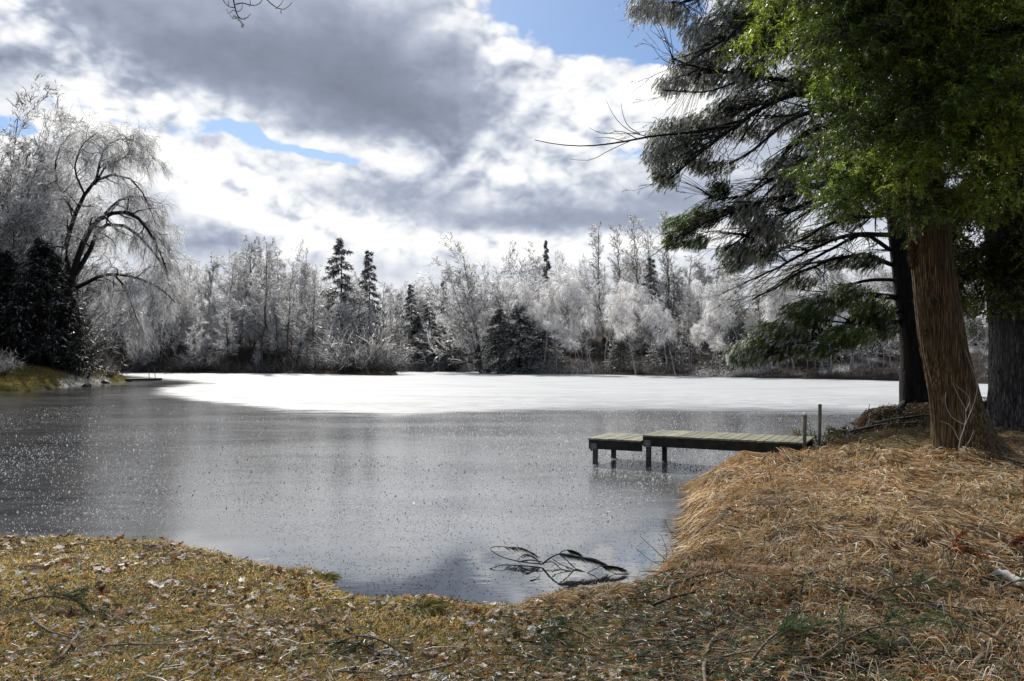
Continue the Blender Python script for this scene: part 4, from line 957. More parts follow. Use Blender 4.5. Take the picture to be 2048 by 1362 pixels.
def cedar():
    D = 13.
    base = A([(1940-CX)/F*D, D, 0.]); base[2] = H1(base[0], D)-.12; loc = tuple(base)
    pts = A([base, W(1923, 860, D), W(1906, 780, D), W(1886, 690, D), W(1874, 600, D), W(1864, 500, D), W(1855, 415, D), W(1846, 300, D), W(1838, 150, D), W(1828, -50, D), W(1815, -350, D), W(1810, -700, D)])
    t = thing('cedar_tree', loc, 'reddish brown stringy-barked cedar trunk leaning in front of the other trunks, feathery green boughs above', 'cedar tree')
    rad = A([50, 43, 40, 37, 31, 26.5, 24.5, 24, 22, 20, 15, 6])*D/F
    mb, q, R = barktrunk(pts, rad, 260, 110, 9, .07, 7, 1.3, [(math.pi*1.02, .45, .30, .30), (math.pi*1.75, .45, .30, .25), (0.0, .5, .35, .35)], loc)
    mb.build('trunk', M['bark_cedar'], t)
    for px, py, r, ou in [(1866, 607, .075, .07), (1852, 662, .05, .05), (1868, 448, .05, .05), (1858, 570, .05, .05), (1822, 490, .07, .09), (1828, 520, .08, .07), (1884, 545, .04, .03)]:
        i = int(np.argmin(np.abs(q[:, 2]-(EYE+(HY-py)/F*D)))); dx = (px-CX)/F*D-q[i, 0]
        depth = D-math.sqrt(max(R[i]**2-dx*dx, .0025))*.96
        k = knot(px, py, depth, r, ou); k.v = [v-base for v in k.v]; k.build('knot', M['bark_cedar'], t)
    # broken stub to the right
    b = MB(); tubes(b, A([W(1895, 607, D), W(1915, 606, D), W(1922, 607, D)])-base, A([.035, .03, .02]), 6); b.build('branch_stub', M['bark_dark'], t)
    hang_boughs(t, loc, q, (4.9, 12.0), (1.7, 2.65, 2.8), 76, SB, 501, -1.57-.35, 1.9)
    hang_boughs(t, loc, q, (4.5, 7.5), (1.0, 1.9, 2.3), 22, SB, 502, -1.57-.1, .9)
    # roots creeping right and left
    for pl in [[(1985, 928), (2020, 940), (2070, 950)]]:
        g_ = [G(a, c) for a, c in pl]; w = A([p+A([0, 0, .03 if i else .12]) for i, p in enumerate(g_)]); b = MB(); tubes(b, resample(w, 8)-base, np.linspace(.09, .025, 8), 8); b.build('root', M['bark_cedar'], t)
cedar()
def big_pine():
    D = 18.; base = A([(2066-CX)/F*D, D, 0.]); base[2] = H1(base[0], D)-.15; loc = tuple(base)
    pts = A([base, W(2064, 800, D), W(2062, 700, D), W(2058, 560, D), W(2056, 400, D), W(2045, 200, D), W(2040, -100, D), W(2040, -500, D)])
    t = thing('furrowed_pine', loc, 'thick trunk with deep-furrowed grey bark at the right edge, dark boughs hanging over it', 'pine tree')
    mb, q, R = barktrunk(pts, [.84, .80, .80, .76, .72, .62, .5, .2], 260, 130, 14, .085, 6.5, .35, [(math.pi*1.1, .35, .3, .3), (math.pi*1.5, .35, .25, .3)], loc)
    mb.build('trunk', M['bark_pine'], t)
    hang_boughs(t, loc, q, (4.1, 15), (2.0, 4.4, 4.4), 84, SBD, 511, -1.57-.5, 1.7)
big_pine()
def sapling(name, pxs, d, lab, seed, r0=.008, m='stick'):
    base = A(W(pxs[0][0][0], pxs[0][0][1], d)); base[2] = H1(base[0], base[1])-.02; mb = MB()
    for i, pl in enumerate(pxs):
        w = A([W(a, b, d-.02*i) for a, b in pl]); 
        if i == 0: w[0] = base
        q = resample(w, 10); tubes(mb, q-base, np.linspace(r0*(1 if i == 0 else .6), .0025, 10), 5)
    o = mb.build(name, M[m], None, tuple(base)); tag(o, lab, 'sapling')
sapling('sapling', [[(1925,925),(1918,890),(1930,850),(1932,820),(1918,795),(1905,765)], [(1930,850),(1945,815),(1955,770),(1942,730),(1930,700)], [(1918,880),(1900,850),(1880,842)], [(1932,822),(1940,800),(1912,770)], [(1930,850),(1905,835),(1890,800),(1892,785)], [(1920,905),(1940,880),(1948,860)]], 12.1, 'pale leafless sapling with crooked twigs right in front of the brown cedar trunk', 1, .010, 'log')
sapling('sapling', [[(1478,880),(1474,860),(1480,835)], [(1476,868),(1490,850),(1494,838)]], 18.2, 'thin leafless twig sticking up behind the middle of the dock', 2)
sapling('sapling', [[(1352,1142),(1310,1100),(1280,1072)], [(1335,1128),(1330,1090),(1322,1070)], [(1345,1138),(1300,1120),(1270,1095)], [(1350,1140),(1345,1100)]], 8.7, 'fan of thin bare twigs leaning over the water from the bank corner', 3, .006)
sapling('sapling', [[(1368,1095),(1350,1105),(1330,1118)], [(1350,1105),(1345,1118),(1350,1122)], [(1364,1085),(1345,1070),(1330,1040)]], 9.6, 'short dark twig poking out of the grassy bank above the water', 4, .006)
print('right trees', time.time()-T0)

# ------------------------------------------------------------------ dock
def dock():
    A0 = A([2.69, 16.43, 0.]); u = A([.886, -.464, 0.]); n = A([.464, .886, 0.]); Z = A([0, 0, 1.])
    t = thing('dock', tuple(A0), 'weathered plank dock in two levels standing on short timber legs in the ice', 'dock')
    rng = RNG(601)
    def pt(s, w, z): return u*s+n*w+Z*z
    def box(mb, s0, s1, w0, w1, z0, z1, C=(.5,.5,.5), j=0., mat=0, bev=.004):
        V = [pt(s, w, z) for z in (z0, z1) for s, w in ((s0, w0), (s1, w0), (s1, w1), (s0, w1))]
        if j: V = [v+rng.normal(size=3)*j for v in V]
        mb.add(V, [(0,3,2,1), (4,5,6,7), (0,1,5,4), (1,2,6,5), (2,3,7,6), (3,0,4,7)], C, mat)
    def deckmat():
        m, nt, o = newmat('deck_boards'); g = NT(nt)
        at = g.n('ShaderNodeAttribute', attribute_name='Col').outputs['Color']; tc = g.n('ShaderNodeTexCoord').outputs['Object']
        mp = g.n('ShaderNodeMapping', i={0: tc}); mp.inputs['Rotation'].default_value = (0, 0, -math.atan2(.886, .464)); mp.inputs['Scale'].default_value = (1.5, 40, 10)
        nz = g.n('ShaderNodeTexNoise', i={'Vector': mp.outputs[0], 'Scale': 1.5, 'Detail': 5.0}).outputs[0]
        n2 = g.n('ShaderNodeTexNoise', i={'Vector': tc, 'Scale': 3.5, 'Detail': 5.0}).outputs[0]
        f = g.m('MULTIPLY', g.maprange(nz, .3, .7, .7, 1.2), g.maprange(n2, .3, .7, .7, 1.15))
        c = g.mix(1.0, at, g.n('ShaderNodeCombineColor', i={0: f, 1: f, 2: f}).outputs[0], 'MULTIPLY')
        b = g.n('ShaderNodeBump', i={'Height': nz, 'Strength': .4, 'Distance': .004})
        p = g.n('ShaderNodeBsdfPrincipled', i={'Base Color': c, 'Roughness': .75, 'Normal': b.outputs[0]}); g.link(p.outputs[0], o.inputs[0]); return m
    dm = deckmat()
    def boards(s0, s1, z, nm):
        mb = MB(); s = s0
        while s < s1-.02:
            w = .138; c = A([.25, .24, .165])*rng.uniform(.72, 1.15); e = rng.normal()*.012
            box(mb, s, min(s+w, s1), -.02+e, 1.32+e, z-.034, z+rng.normal()*.002, c, .0012); s += w+.014
        return mb.build(nm, dm, t)
    boards(-1.20, -.03, .552, 'lower_deck'); boards(0, 3.2, .67, 'upper_deck')
    for s0, s1, z in ((-1.19, -.012, .552), (.008, 3.15, .67)):
        for w0 in (0, 1.26):
            mb = MB(); box(mb, s0, s1, w0, w0+.04, z-.036-.19, z-.037); mb.build('side_beam', M['beam'], t)
        mb = MB(); box(mb, s0, s0+.04, .043, 1.257, z-.038-.19, z-.038); mb.build('end_beam', M['beam'], t)
    for s, z in ((-1.08, .51), (.10, .63)):
        for w0 in (.05, 1.17):
            mb = MB(); box(mb, s-.045, s+.045, w0, w0+.09, -.75, z-.03, j=.003); l = mb.build('leg', M['leg'], t)
            if w0 < .1:
                mb = MB(); box(mb, s-.075, s+.075, -.012, -.002, z-.20, z-.06); mb.build('plate', M['plate'], l)
                for a in (-.05, .05):
                    for b_ in (-.17, -.09):
                        mb = MB(); box(mb, s+a-.009, s+a+.009, -.020, -.0125, z+b_-.009, z+b_+.009); mb.build('bolt', M['beam'], l)
        # curved knee brackets and cross brace
        for w0, sg in ((.141, 1), (1.169, -1)):
            mb = MB(); K = 7
            for k in range(K-1):
                a0, a1 = k/(K-1)*1.5708, (k+1)/(K-1)*1.5708; r = .24
                y0, y1 = w0+sg*(r-r*math.sin(a0))*1.0, w0+sg*(r-r*math.sin(a1))
                z0, z1 = z-.06-(r-r*math.cos(a0)), z-.06-(r-r*math.cos(a1))
                V = [pt(s-.03, w0, z-.06), pt(s-.03, w0+sg*(r*math.cos(a0)), z-.06-0*r), pt(s-.03, w0, z-.06)]
            prof = [(0, 0), (.30, 0), (.24, -.05), (.13, -.10), (.06, -.18), (.02, -.30), (0, -.34)]
            V = [pt(s+e, w0+sg*a, z-.05+b_) for e in (-.02, .02) for a, b_ in prof]
            P_ = len(prof); mb.add(V, [(0, i, i+1) for i in range(1, P_-1)]+[(P_, P_+i+1, P_+i) for i in range(1, P_-1)])
            mb.add(V, [(i, i+1, P_+i+1, P_+i) for i in range(P_-1)]); mb.build('knee_bracket', M['beam'], t)
    mb = MB(); tubes(mb, A([pt(-1.14, .0, .30), pt(-1.14, 1.25, .36)]), A([.022, .022]), 4); mb.build('cross_brace', M['log'], t)
dock()
def post(px, d, topy, r, lab, cap):
    x = (px-CX)/F*d; z = H1(x, d)-.3; top = EYE+(HY-topy)/F*d; mb = MB(); rng = RNG(int(px))
    K = 8; q = np.stack([np.linspace(0, .02, K), 0*np.linspace(0, 1, K), np.linspace(0, top-z, K)], -1)
    tubes(mb, q, np.full(K, r*1.2)+rng.normal(size=K)*.001, 4); e = q[-1]
    th = np.arange(4)/4*2*math.pi
    t = thing('dock_post', (x, d, z), lab, 'post')
    mb.build('shaft', M['post'], t)
    mc = MB(); S = 10; pr = [(1.25, -.02), (1.3, .0), (1.15, .02), (.6, .03), (.01, .034)]
    V = [e+A([r*a*math.cos(b), r*a*math.sin(b), c]) for a, c in pr for b in np.arange(S)/S*6.283]
    i = np.arange(4)[:, None]*S; j = np.arange(S)[None, :]; j2 = (j+1) % S
    mc.add(V, np.stack([i+j, i+j2, i+S+j2, i+S+j], -1).reshape(-1, 4), smooth=True); mc.build('cap', cap, t)
post(1608, 14.92, 828, .030, 'shorter wooden post with a white-iced top at the near side of the dock', M['icelump'])
post(1638, 16.15, 811, .030, 'taller wooden post at the far side of the landward end of the dock', M['post'])

# ------------------------------------------------------------------ grass, straw, leaves on the near bank
def scatter(seed, N, r0=3.2, r1=30., a0=-.64, a1=.66):
    rng = RNG(seed); az = rng.uniform(a0, a1, N); r = r0*np.exp(rng.random(N)*math.log(r1/r0)); x = r*np.sin(az); y = r*np.cos(az)
    return rng, x, y
def turf():
    rng, x, y = scatter(701, 520000, 3.3, 17)
    wr = ss(.4, 2.2, x+1.2*fbm(x*.7, y*.7, 3)); patch = fbm(x*1.1+3, y*1.1, 4)
    keep = (rng.random(len(x)) < (1-.82*wr)*(.55+1.4*patch+.35)) & (y < 17)
    x, y = x[keep], y[keep]; sd = sdist(x, y); k = sd > .0; x, y, sd = x[k], y[k], sd[k]; wr = ss(.4, 2.2, x)
    z = H(x, y); k = z > .02; x, y, z, wr = x[k], y[k], z[k], wr[k]; n = len(x)
    r = np.hypot(x, y)
    hn = fbm(x*2.2, y*2.2, 3); edge = ss(.5, .0, sdist(x, y))
    L = rng.uniform(.02, .055, n)*(1+1.2*np.clip(hn, -.3, .6)+.7*edge)
    a = fbm(x*1.5, y*1.5, 2)*9+rng.normal(size=n)*1.2; lean = np.abs(rng.normal(size=n))*.75+.25
    K = 3; Pt = np.empty((n, K, 3)); Pt[:, 0] = np.stack([x, y, z-.006], -1)
    v = norm(np.stack([np.cos(a)*lean, np.sin(a)*lean, np.ones(n)], -1)); Pt[:, 1] = Pt[:, 0]+v*(L*.55)[:, None]
    v = norm(v+np.stack([np.cos(a)*lean, np.sin(a)*lean, -lean*.9], -1)); Pt[:, 2] = Pt[:, 1]+v*(L*.5)[:, None]
    c = pick(rng, n, [(.64,.48,.11), (.85,.64,.26), (.32,.34,.06), (.38,.21,.07), (.9,.76,.46), (.06,.04,.02)], [3.4, 3.2, 1.3, 2.6, 2.2, 1.8])
    g = ss(.02, .25, fbm(x*.8+8, y*.8, 3))[:, None]; c = c*(1-.3*g)+.3*g*A([.28,.29,.05])
    mb = MB(); ribbons(mb, Pt, .0028+.00045*r, c, rng=rng)
    tag(mb.build('turf_grass', M['grass']), 'short olive and straw-coloured winter turf on the near bank', 'grass', kind='stuff')
turf()
def straw():
    rng, x, y = scatter(711, 330000, 3.6, 30, -.05, .68)
    wr = ss(.9, 2.3, x+1.4*fbm(x*.8, y*.8, 3)+ .16*(y-8))
    low = ss(6.2, 9.2, y+1.5*fbm(x, y, 3))           # thins into needles and leaves close by
    keep = (rng.random(len(x)) < wr*(.22+.78*low)); x, y = x[keep], y[keep]; sd = sdist(x, y); k = (sd > .02); x, y, sd = x[k], y[k], sd[k]
    z = H(x, y); n = len(x); r = np.hypot(x, y); edge = ss(.9, .1, sd)
    cl = fbm(x*1.2, y*1.2, 2); low = ss(5.5, 8.5, y)
    # combed: downhill to the water on the left, swirling in clumps
    a = math.pi*1.12+fbm(x*1.3+3, y*1.3, 2)*6.5+rng.normal(size=n)*.5; a = np.where(rng.random(n) < .26, rng.random(n)*6.28, a)
    ad = math.pi*1.05+fbm(x*.5, y*.5, 2)*1.2; a = a*(1-edge*.75)+ad*edge*.75
    L = (.07+.34*rng.random(n)**1.3)*(.6+.4*low)*(1+.25*edge); K = 6
    lift = np.abs(rng.normal(size=n))*.045+.012+.07*ss(.05, .35, cl)*rng.random(n)+.03*edge
    lift = np.where(rng.random(n) < .02, lift+.10, lift)
    s = np.linspace(0, 1, K)[None, :]; bend = rng.normal(size=n)[:, None]*.45
    ang = a[:, None]+bend*s; step = (L/(K-1))[:, None]
    X = x[:, None]+np.concatenate([np.zeros((n, 1)), np.cumsum(np.cos(ang[:, 1:])*step, 1)], 1)
    Y = y[:, None]+np.concatenate([np.zeros((n, 1)), np.cumsum(np.sin(ang[:, 1:])*step, 1)], 1)
    hz = z[:, None]+(H(X[:, -1], Y[:, -1])-z)[:, None]*s**1.3
    Z = np.maximum(hz, z[:, None]-.42*s**2-.02)+lift[:, None]*np.sin(np.pi*np.minimum(s*.92+.04, 1))+.012*rng.random(n)[:, None]+.004
    Z = np.maximum(Z, .01)
    Pt = np.stack([X, Y, Z], -1)
    c = pick(rng, n, [(.60,.44,.23), (.78,.64,.42), (.46,.27,.11), (.30,.14,.045), (.88,.80,.65), (.07,.04,.02)], [3.6, 2.6, 2.6, 1.8, 1.5, 2.2])
    # matted clumps: blades of one clump fall away from its heart
    nc = 150; cx = rng.uniform(1.8, 9, nc); cy = rng.uniform(5.5, 17, nc); cs = rng.uniform(.16, .42, nc)
    for q in range(nc):
        dq = np.hypot(x-cx[q], y-cy[q]); k = np.nonzero((dq < cs[q]) & (rng.random(n) < .8))[0]
        if len(k) == 0: continue
        w = (1-(dq[k]/cs[q])**2); Pt[k, :, 2] += (w*cs[q]*.38)[:, None]*np.linspace(1, .1, K)[None, :]**1.0
        ca = np.arctan2(y[k]-cy[q]-.25*cs[q], x[k]-cx[q]+.45*cs[q])+rng.normal(size=len(k))*.35; Lk = L[k]*.85
        for j in range(1, K): Pt[k, j, 0] = x[k]+np.cos(ca)*Lk*j/(K-1); Pt[k, j, 1] = y[k]+np.sin(ca)*Lk*j/(K-1)
        g2 = np.maximum(H(Pt[k, -1, 0], Pt[k, -1, 1]), 0)+.015; Pt[k, :, 2] = np.minimum(Pt[k, :, 2], Pt[k, 0, 2][:, None]); Pt[k, -1, 2] = np.minimum(g2, Pt[k, -2, 2])
    ob = ss(0, .22, fbm(x*.55+2, y*.55, 3)+.12*ss(11, 16, y))[:, None]*.45; c = c*(1-ob)+ob*A([.42, .25, .10])*rng.uniform(.6, 1.3, n)[:, None]
    dk = ss(.08, .24, fbm(x*2.1+31, y*2.6, 3))[:, None]*.48; c = c*(1-dk)  # shade of hollows between clumps painted into the blade colour
    gr = ss(.02, .2, fbm(x*.7+12, y*.7, 3))[:, None]*ss(4.5, 7, x)[:, None]*.55; c = c*(1-gr)+gr*A([.10, .10, .025])
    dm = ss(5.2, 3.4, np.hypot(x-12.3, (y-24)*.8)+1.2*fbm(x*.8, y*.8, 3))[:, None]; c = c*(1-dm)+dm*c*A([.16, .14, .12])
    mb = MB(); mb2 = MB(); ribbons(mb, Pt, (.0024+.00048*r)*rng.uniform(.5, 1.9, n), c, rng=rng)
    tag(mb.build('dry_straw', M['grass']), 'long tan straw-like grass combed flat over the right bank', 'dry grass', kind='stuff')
straw()
def tussocks():
    for i, (px, py, s, lab) in enumerate([(1100, 1212, .19, 'small tan grass tussock at the inner corner of the shore'), (1175, 1200, .16, 'tan grass tussock beside the floating pine sprig'),
          (1215, 1192, .19, 'rounded tan tussock at the waterline right of the inner corner'), (650, 1160, .13, 'green tuft of turf on the point where the left bank juts into the water'), (845, 1222, .16, 'olive turf tuft at the waterline in the middle of the near shore'),
          (1590, 930, .26, 'dark-shadowed hump of matted straw near the dock'), (1560, 1000, .30, 'big pale straw tussock on the slope below the dock'), (1440, 960, .30, 'grey-tan straw tussock hanging over the water left of the dock end'),
          (1392, 1120, .24, 'straw tussock at the corner of the bank above the bare twigs'), (1945, 960, .25, 'straw tuft around the foot of the sapling'), (1700, 1120, .2, 'low straw tuft in the middle of the right bank')]):
        rng = RNG(730+i); g_ = G(px, py); n = 1500 if s > .15 else 800; a = rng.random(n)*6.283; rr = rng.random(n)**.6*s*.45; K = 5
        x = g_[0]+np.cos(a)*rr; y = g_[1]+np.sin(a)*rr; z = H(x, y); Pt = np.empty((n, K, 3)); Pt[:, 0] = np.stack([x, y, np.maximum(z, 0)], -1)
        a2 = a+rng.normal(size=n)*.5; v = norm(np.stack([np.cos(a2)*.5-.25, np.sin(a2)*.5-.1, rng.uniform(.5, 1.2, n)], -1)); L = rng.uniform(.5, 1.3, n)*s*1.1
        for k in range(1, K):
            v = norm(v+np.stack([np.cos(a2)*.18, np.sin(a2)*.18, -np.full(n, .42)], -1)); Pt[:, k] = Pt[:, k-1]+v*(L/(K-1))[:, None]
        Pt[:, :, 2] = np.maximum(Pt[:, :, 2], H(Pt[:, :, 0], Pt[:, :, 1])+.006)
        Pt[:, :, 2] = np.maximum(Pt[:, :, 2], .006)
        green = 'turf' in lab
        c = pick(rng, n, [(.20,.165,.035), (.13,.14,.025), (.30,.22,.07)], [2, 2, 1]) if green else pick(rng, n, [(.42,.29,.13), (.60,.47,.28), (.22,.11,.035), (.70,.60,.45)], [3, 2, 2, .8])
        loc = A([g_[0], g_[1], max(g_[2], 0)]); mb = MB(); ribbons(mb, Pt-loc, np.full(n, .0026+.0004*g_[1]), c, rng=rng)
        tag(mb.build('grass_tussock', M['grass'], None, tuple(loc)), lab, 'grass tuft')
tussocks()
print('grass', time.time()-T0)
def leaves():
    rng, x, y = scatter(741, 46000, 3.3, 17)
    d = np.where(x < 1.0, .30+1.4*np.clip(fbm(x*1.6, y*1.6, 3), -.3, .5)+.20*ss(6, 4, y), .36*ss(10.5, 6, y)+.13*ss(17, 12, y))
    k = rng.random(len(x)) < d; x, y = x[k], y[k]; sd = sdist(x, y); k = sd > .05; x, y = x[k], y[k]; n = len(x); z = H(x, y)
    R = (.012+.034*rng.random(n)**1.8)*np.clip(y/6, .8, 1.6); th = rng.random(n)*6.28; el = rng.uniform(.45, .8, n); curl = rng.uniform(-.2, 1.4, n)*8; M_ = 11
    nrm = norm(np.stack([rng.normal(size=n)*.38, rng.normal(size=n)*.38, np.ones(n)], -1)); t1 = norm(np.cross(nrm, np.stack([np.cos(th), np.sin(th), 0*th], -1))); t2 = np.cross(nrm, t1)
    V = np.empty((n, M_+1, 3)); c0 = np.stack([x, y, z+rng.uniform(.006, .035, n)], -1); V[:, 0] = c0
    for k in range(M_):
        a = k/M_*6.283; lob = 1+.28*(1 if k % 2 else -1)*rng.uniform(.4, 1.2, n)
        u_ = np.cos(a)*R*lob; w_ = np.sin(a)*R*el*lob
        V[:, k+1] = c0+t1*u_[:, None]+t2*w_[:, None]+nrm*(curl*w_*w_*2.2/np.maximum(R/.03, .5)+rng.normal(size=n)*R*.12+.6*curl*u_*u_*.5)[:, None]
    b = (np.arange(n)*(M_+1))[:, None]; Fc = np.concatenate([b+A([0, k+1, (k+1) % M_+1]) for k in range(M_)])
    left = (x < 1.0)
    c = np.where(left[:, None], pick(rng, n, [(.66,.58,.50), (.50,.38,.27), (.38,.17,.05), (.15,.08,.04), (.80,.76,.72)], [2.2, 3, 1.8, 3.6, 1.3]), pick(rng, n, [(.58,.44,.30), (.38,.22,.11), (.30,.10,.022), (.12,.06,.03)], [2, 3, 2.2, 2]))
    mb = MB(); mb.add(V.reshape(-1, 3), Fc, np.repeat(np.clip(c, 0, .8), M_+1, 0))
    tag(mb.build('leaf_litter', M['leaf']), 'curled dry leaves, whitish, tan and rust, scattered over the near bank', 'fallen leaves', kind='stuff')
leaves()
def litter():
    rng, x, y = scatter(751, 60000, 3.3, 12, -.64, .66)
    d = ss(-.6, 1.8, x)*ss(10.5, 6.8, y)*(.75+1.2*fbm(x*1.5, y*1.5, 3))+.06*(x < .5); k = rng.random(len(x)) < d; x, y = x[k], y[k]; k = sdist(x, y) > .1; x, y = x[k], y[k]; n = len(x); z = H(x, y)
    # needle bundles: sprays of five to seven long needles
    m = 9; a0 = rng.random(n)*6.28; a = (a0[:, None]+rng.normal(size=(n, m))*.42).ravel(); L = rng.uniform(.05, .11, n*m)
    p0 = np.repeat(np.stack([x, y, z+rng.uniform(.012, .05, n)], -1), m, 0)
    v = np.stack([np.cos(a), np.sin(a), rng.normal(size=n*m)*.18], -1); p1 = p0+v*L[:, None]*.5; p2 = p1+(v+A([0, 0, -.25]))*L[:, None]*.5
    c = np.repeat(pick(rng, n, [(.05,.08,.025), (.12,.14,.06), (.13,.18,.10), (.36,.17,.05), (.50,.40,.26), (.24,.25,.17)], [2.4, 1.8, 1.2, 2.2, 2.4, 1.6]), m, 0)
    mb = MB(); ribbons(mb, np.stack([p0, p1, p2], 1), np.full(n*m, .0046), c, rng=rng)
    # hair-thin dead twigs
    n2 = 3200; i = rng.integers(0, n, n2); a = rng.random(n2)*6.28; K = 5; Pt = np.empty((n2, K, 3)); Pt[:, 0] = np.stack([x[i], y[i], z[i]+rng.uniform(.02, .06, n2)], -1)
    for k in range(1, K):
        a = a+rng.normal(size=n2)*.35; Pt[:, k] = Pt[:, k-1]+np.stack([np.cos(a), np.sin(a), rng.normal(size=n2)*.12], -1)*rng.uniform(.03, .08, n2)[:, None]
    tubes(mb, Pt, np.full((n2, K), .0028), 3, C=np.repeat(pick(rng, n2, [(.05,.04,.03), (.25,.21,.17), (.50,.46,.40)], [2.4, 2, 1.6]), K*3, 0).reshape(-1, 3)[::3][:n2*K].reshape(n2, K, 3))
    tag(mb.build('needle_litter', M['needle']), 'green and rusty pine needles and hair-thin twigs littering the right bank', 'needle litter', kind='stuff')
litter()
print('litter', time.time()-T0)
# ------------------------------------------------------------------ sticks, fallen boughs, log, slab
def stick_px(name, pl, r, lab, seed, lift=.02, m='stick', side=3, cat='stick', taper=.4, group=None):
    rng = RNG(seed); g_ = A([G(a, b) for a, b in pl]); g_[:, 2] += lift+r; q = resample(g_, 14); q += rng.normal(size=q.shape)*.004; loc = q[0].copy(); mb = MB()
    R = r*np.linspace(1, taper, 14)*(1+.12*rng.normal(size=14)); tubes(mb, q-loc, R, 8)
    if side:
        b = grow(rng, q[None]-loc, R[None], side, .2, .95, .28, .7, 6, -.1, .35, .45, .4, 0, .4, flat=.6); tubes(mb, *b, sides=5)
    for e, k in ((q[0]-loc, 0), (q[-1]-loc, -1)): pass
    o = mb.build(name, M[m], None, tuple(loc)); return tag(o, lab, cat, group)
ST = [([(60,1238),(78,1258),(108,1275),(150,1287)], .013, 'bent tan stick lying among pale leaves in the lower left corner', 0),
      ([(112,1099),(150,1093),(195,1098)], .009, 'thin stick lying along the waterline at the left', 2),
      ([(1040,1296),(1052,1315),(1080,1325),(1122,1327)], .009, 'curved pale stick at the bottom centre, bent like a hook', 1),
      ([(1075,1235),(1100,1252),(1130,1262)], .007, 'short pale stick just below the inner corner of the shore', 1),
      ([(1408,1232),(1450,1252),(1490,1262),(1530,1300)], .012, 'forked dead branch in the lower right, its left end raised', 5),
      ([(1512,1252),(1560,1243),(1615,1246)], .008, 'slim straight twig lying right of the forked dead branch', 2),
      ([(1618,1302),(1690,1260),(1750,1232),(1850,1192)], .011, 'long dark stick running up to the right across the needle litter', 4),
      ([(1790,1246),(1850,1256),(1905,1270),(1935,1290)], .014, 'stout dark stick broken off at its left end, lower right', 2),
      ([(1930,1372),(1985,1300),(2020,1255),(2060,1222)], .017, 'long smooth grey-tan branch crossing the lower right corner', 2),
      ([(1895,1242),(1918,1280),(1940,1320),(1962,1345)], .008, 'pale crooked twig beside the long smooth branch in the corner', 2),
      ([(1755,1332),(1810,1316),(1868,1298)], .010, 'dark short stick near the bottom right between green needles', 2),
      ([(1905,1130),(1945,1145),(1985,1158)], .008, 'pale twig pointing at the white log', 1),
      ([(1900,1085),(1960,1108),(2050,1115)], .008, 'dark thin stick above the white log', 4),
      ([(1860,1030),(1940,1060),(2050,1085)], .007, 'dark arching twig below the cedar roots at the right edge', 4),
      ([(1440,1170),(1500,1168),(1540,1175)], .006, 'little dark twig under the bark slab', 2),
      ([(1545,1330),(1600,1300),(1640,1272)], .008, 'dark twig slanting up from the bottom edge right of centre', 3),
      ([(1300,1350),(1360,1345),(1420,1352)], .007, 'flat thin twig on the bottom edge left of the fallen branches', 2),
      ([(2048,1230),(1990,1205),(1930,1190),(1870,1180)], .007, 'greenish twig curving left under the white log', 4),
      ([(1500,868),(1560,858),(1640,852)], .004, 'x', 0)][:-1]
for i, (pl, r, lab, sd_n) in enumerate(ST): stick_px('fallen_stick', pl, r, lab, 800+i, side=sd_n)
stick_px('fallen_log', [(1984,1160),(2015,1168),(2062,1188)], .042, 'short pale bleached log at the right edge of the bank', 850, m='log', side=0, cat='log', taper=.95, lift=.01)
stick_px('plank', [(1805,866),(1850,862),(1905,858)], .03, 'thin dark plank lying on the straw left of the cedar', 851, m='beam', side=0, cat='plank', taper=.9, lift=.0)
for i, (pl, lab) in enumerate([([(1720,862),(1780,845),(1860,835)], 'upper dark fallen branch on the mound under the black pine'), ([(1700,868),(1770,856),(1850,850)], 'lower dark fallen branch on the mound under the black pine'), ([(1790,832),(1800,822),(1812,808)], 'stubby dark root rising to the black pine trunk on its left')]):
    stick_px('fallen_stick', pl, .05 if i < 2 else .09, lab, 860+i, side=4 if i < 2 else 0, m='bark_dark')
def slab():
    g_ = [G(1392, 1140), G(1480, 1148), G(1585, 1156)]; q = resample(A(g_)+A([0, 0, .05]), 12); loc = q[0].copy(); q = q-loc; rng = RNG(870); mb = MB(); V = []
    for k in range(12):
        w = .05*(1-.5*abs(k/11-.4))*(1+.3*rng.random())
        for a, h in ((-1, -.01), (-.5, .02), (.4, .03), (1, .0), (.4, .005), (-.5, -.005)): V.append(q[k]+A([.02*a, w*a, h+.006*rng.normal()]))
    i = np.arange(11)[:, None]*6; j = np.arange(6)[None, :]; j2 = (j+1) % 6
    mb.add(V, np.stack([i+j, i+j2, i+6+j2, i+6+j], -1).reshape(-1, 4)); o = mb.build('bark_slab', simple('rusty_bark', (.04,.025,.015), (.22,.12,.06), 14., .9, .5, .01), None, tuple(loc)); tag(o, 'long flat slab of rusty bark half buried in the straw on the right bank', 'bark')
slab()
SP = []
for i in range(6):
    rng = RNG(880+i); K = 9; s = np.linspace(0, 1, K); q = np.stack([s, .12*np.sin(s*3+i), .02*np.sin(s*6)+.02], -1); R = np.linspace(.015, .005, K); mb = MB(); tubes(mb, q, R, 6)
    b = grow(rng, q[None], R[None], 7, .2, .95, .38, .7, 6, .0, .3, .5, .4, .2, .4, flat=.8); tubes(mb, *b, sides=4)
    b = grow(rng, *b, 3, .3, .95, .4, .6, 4, 0, .3, .6, .4, .2, .4, flat=.8); tubes(mb, *b, sides=3); SP.append(mb.mesh('twig_mesh', [M['stick'] if i % 2 else M['bark_dark']]))
rng = RNG(890); cnt = 0
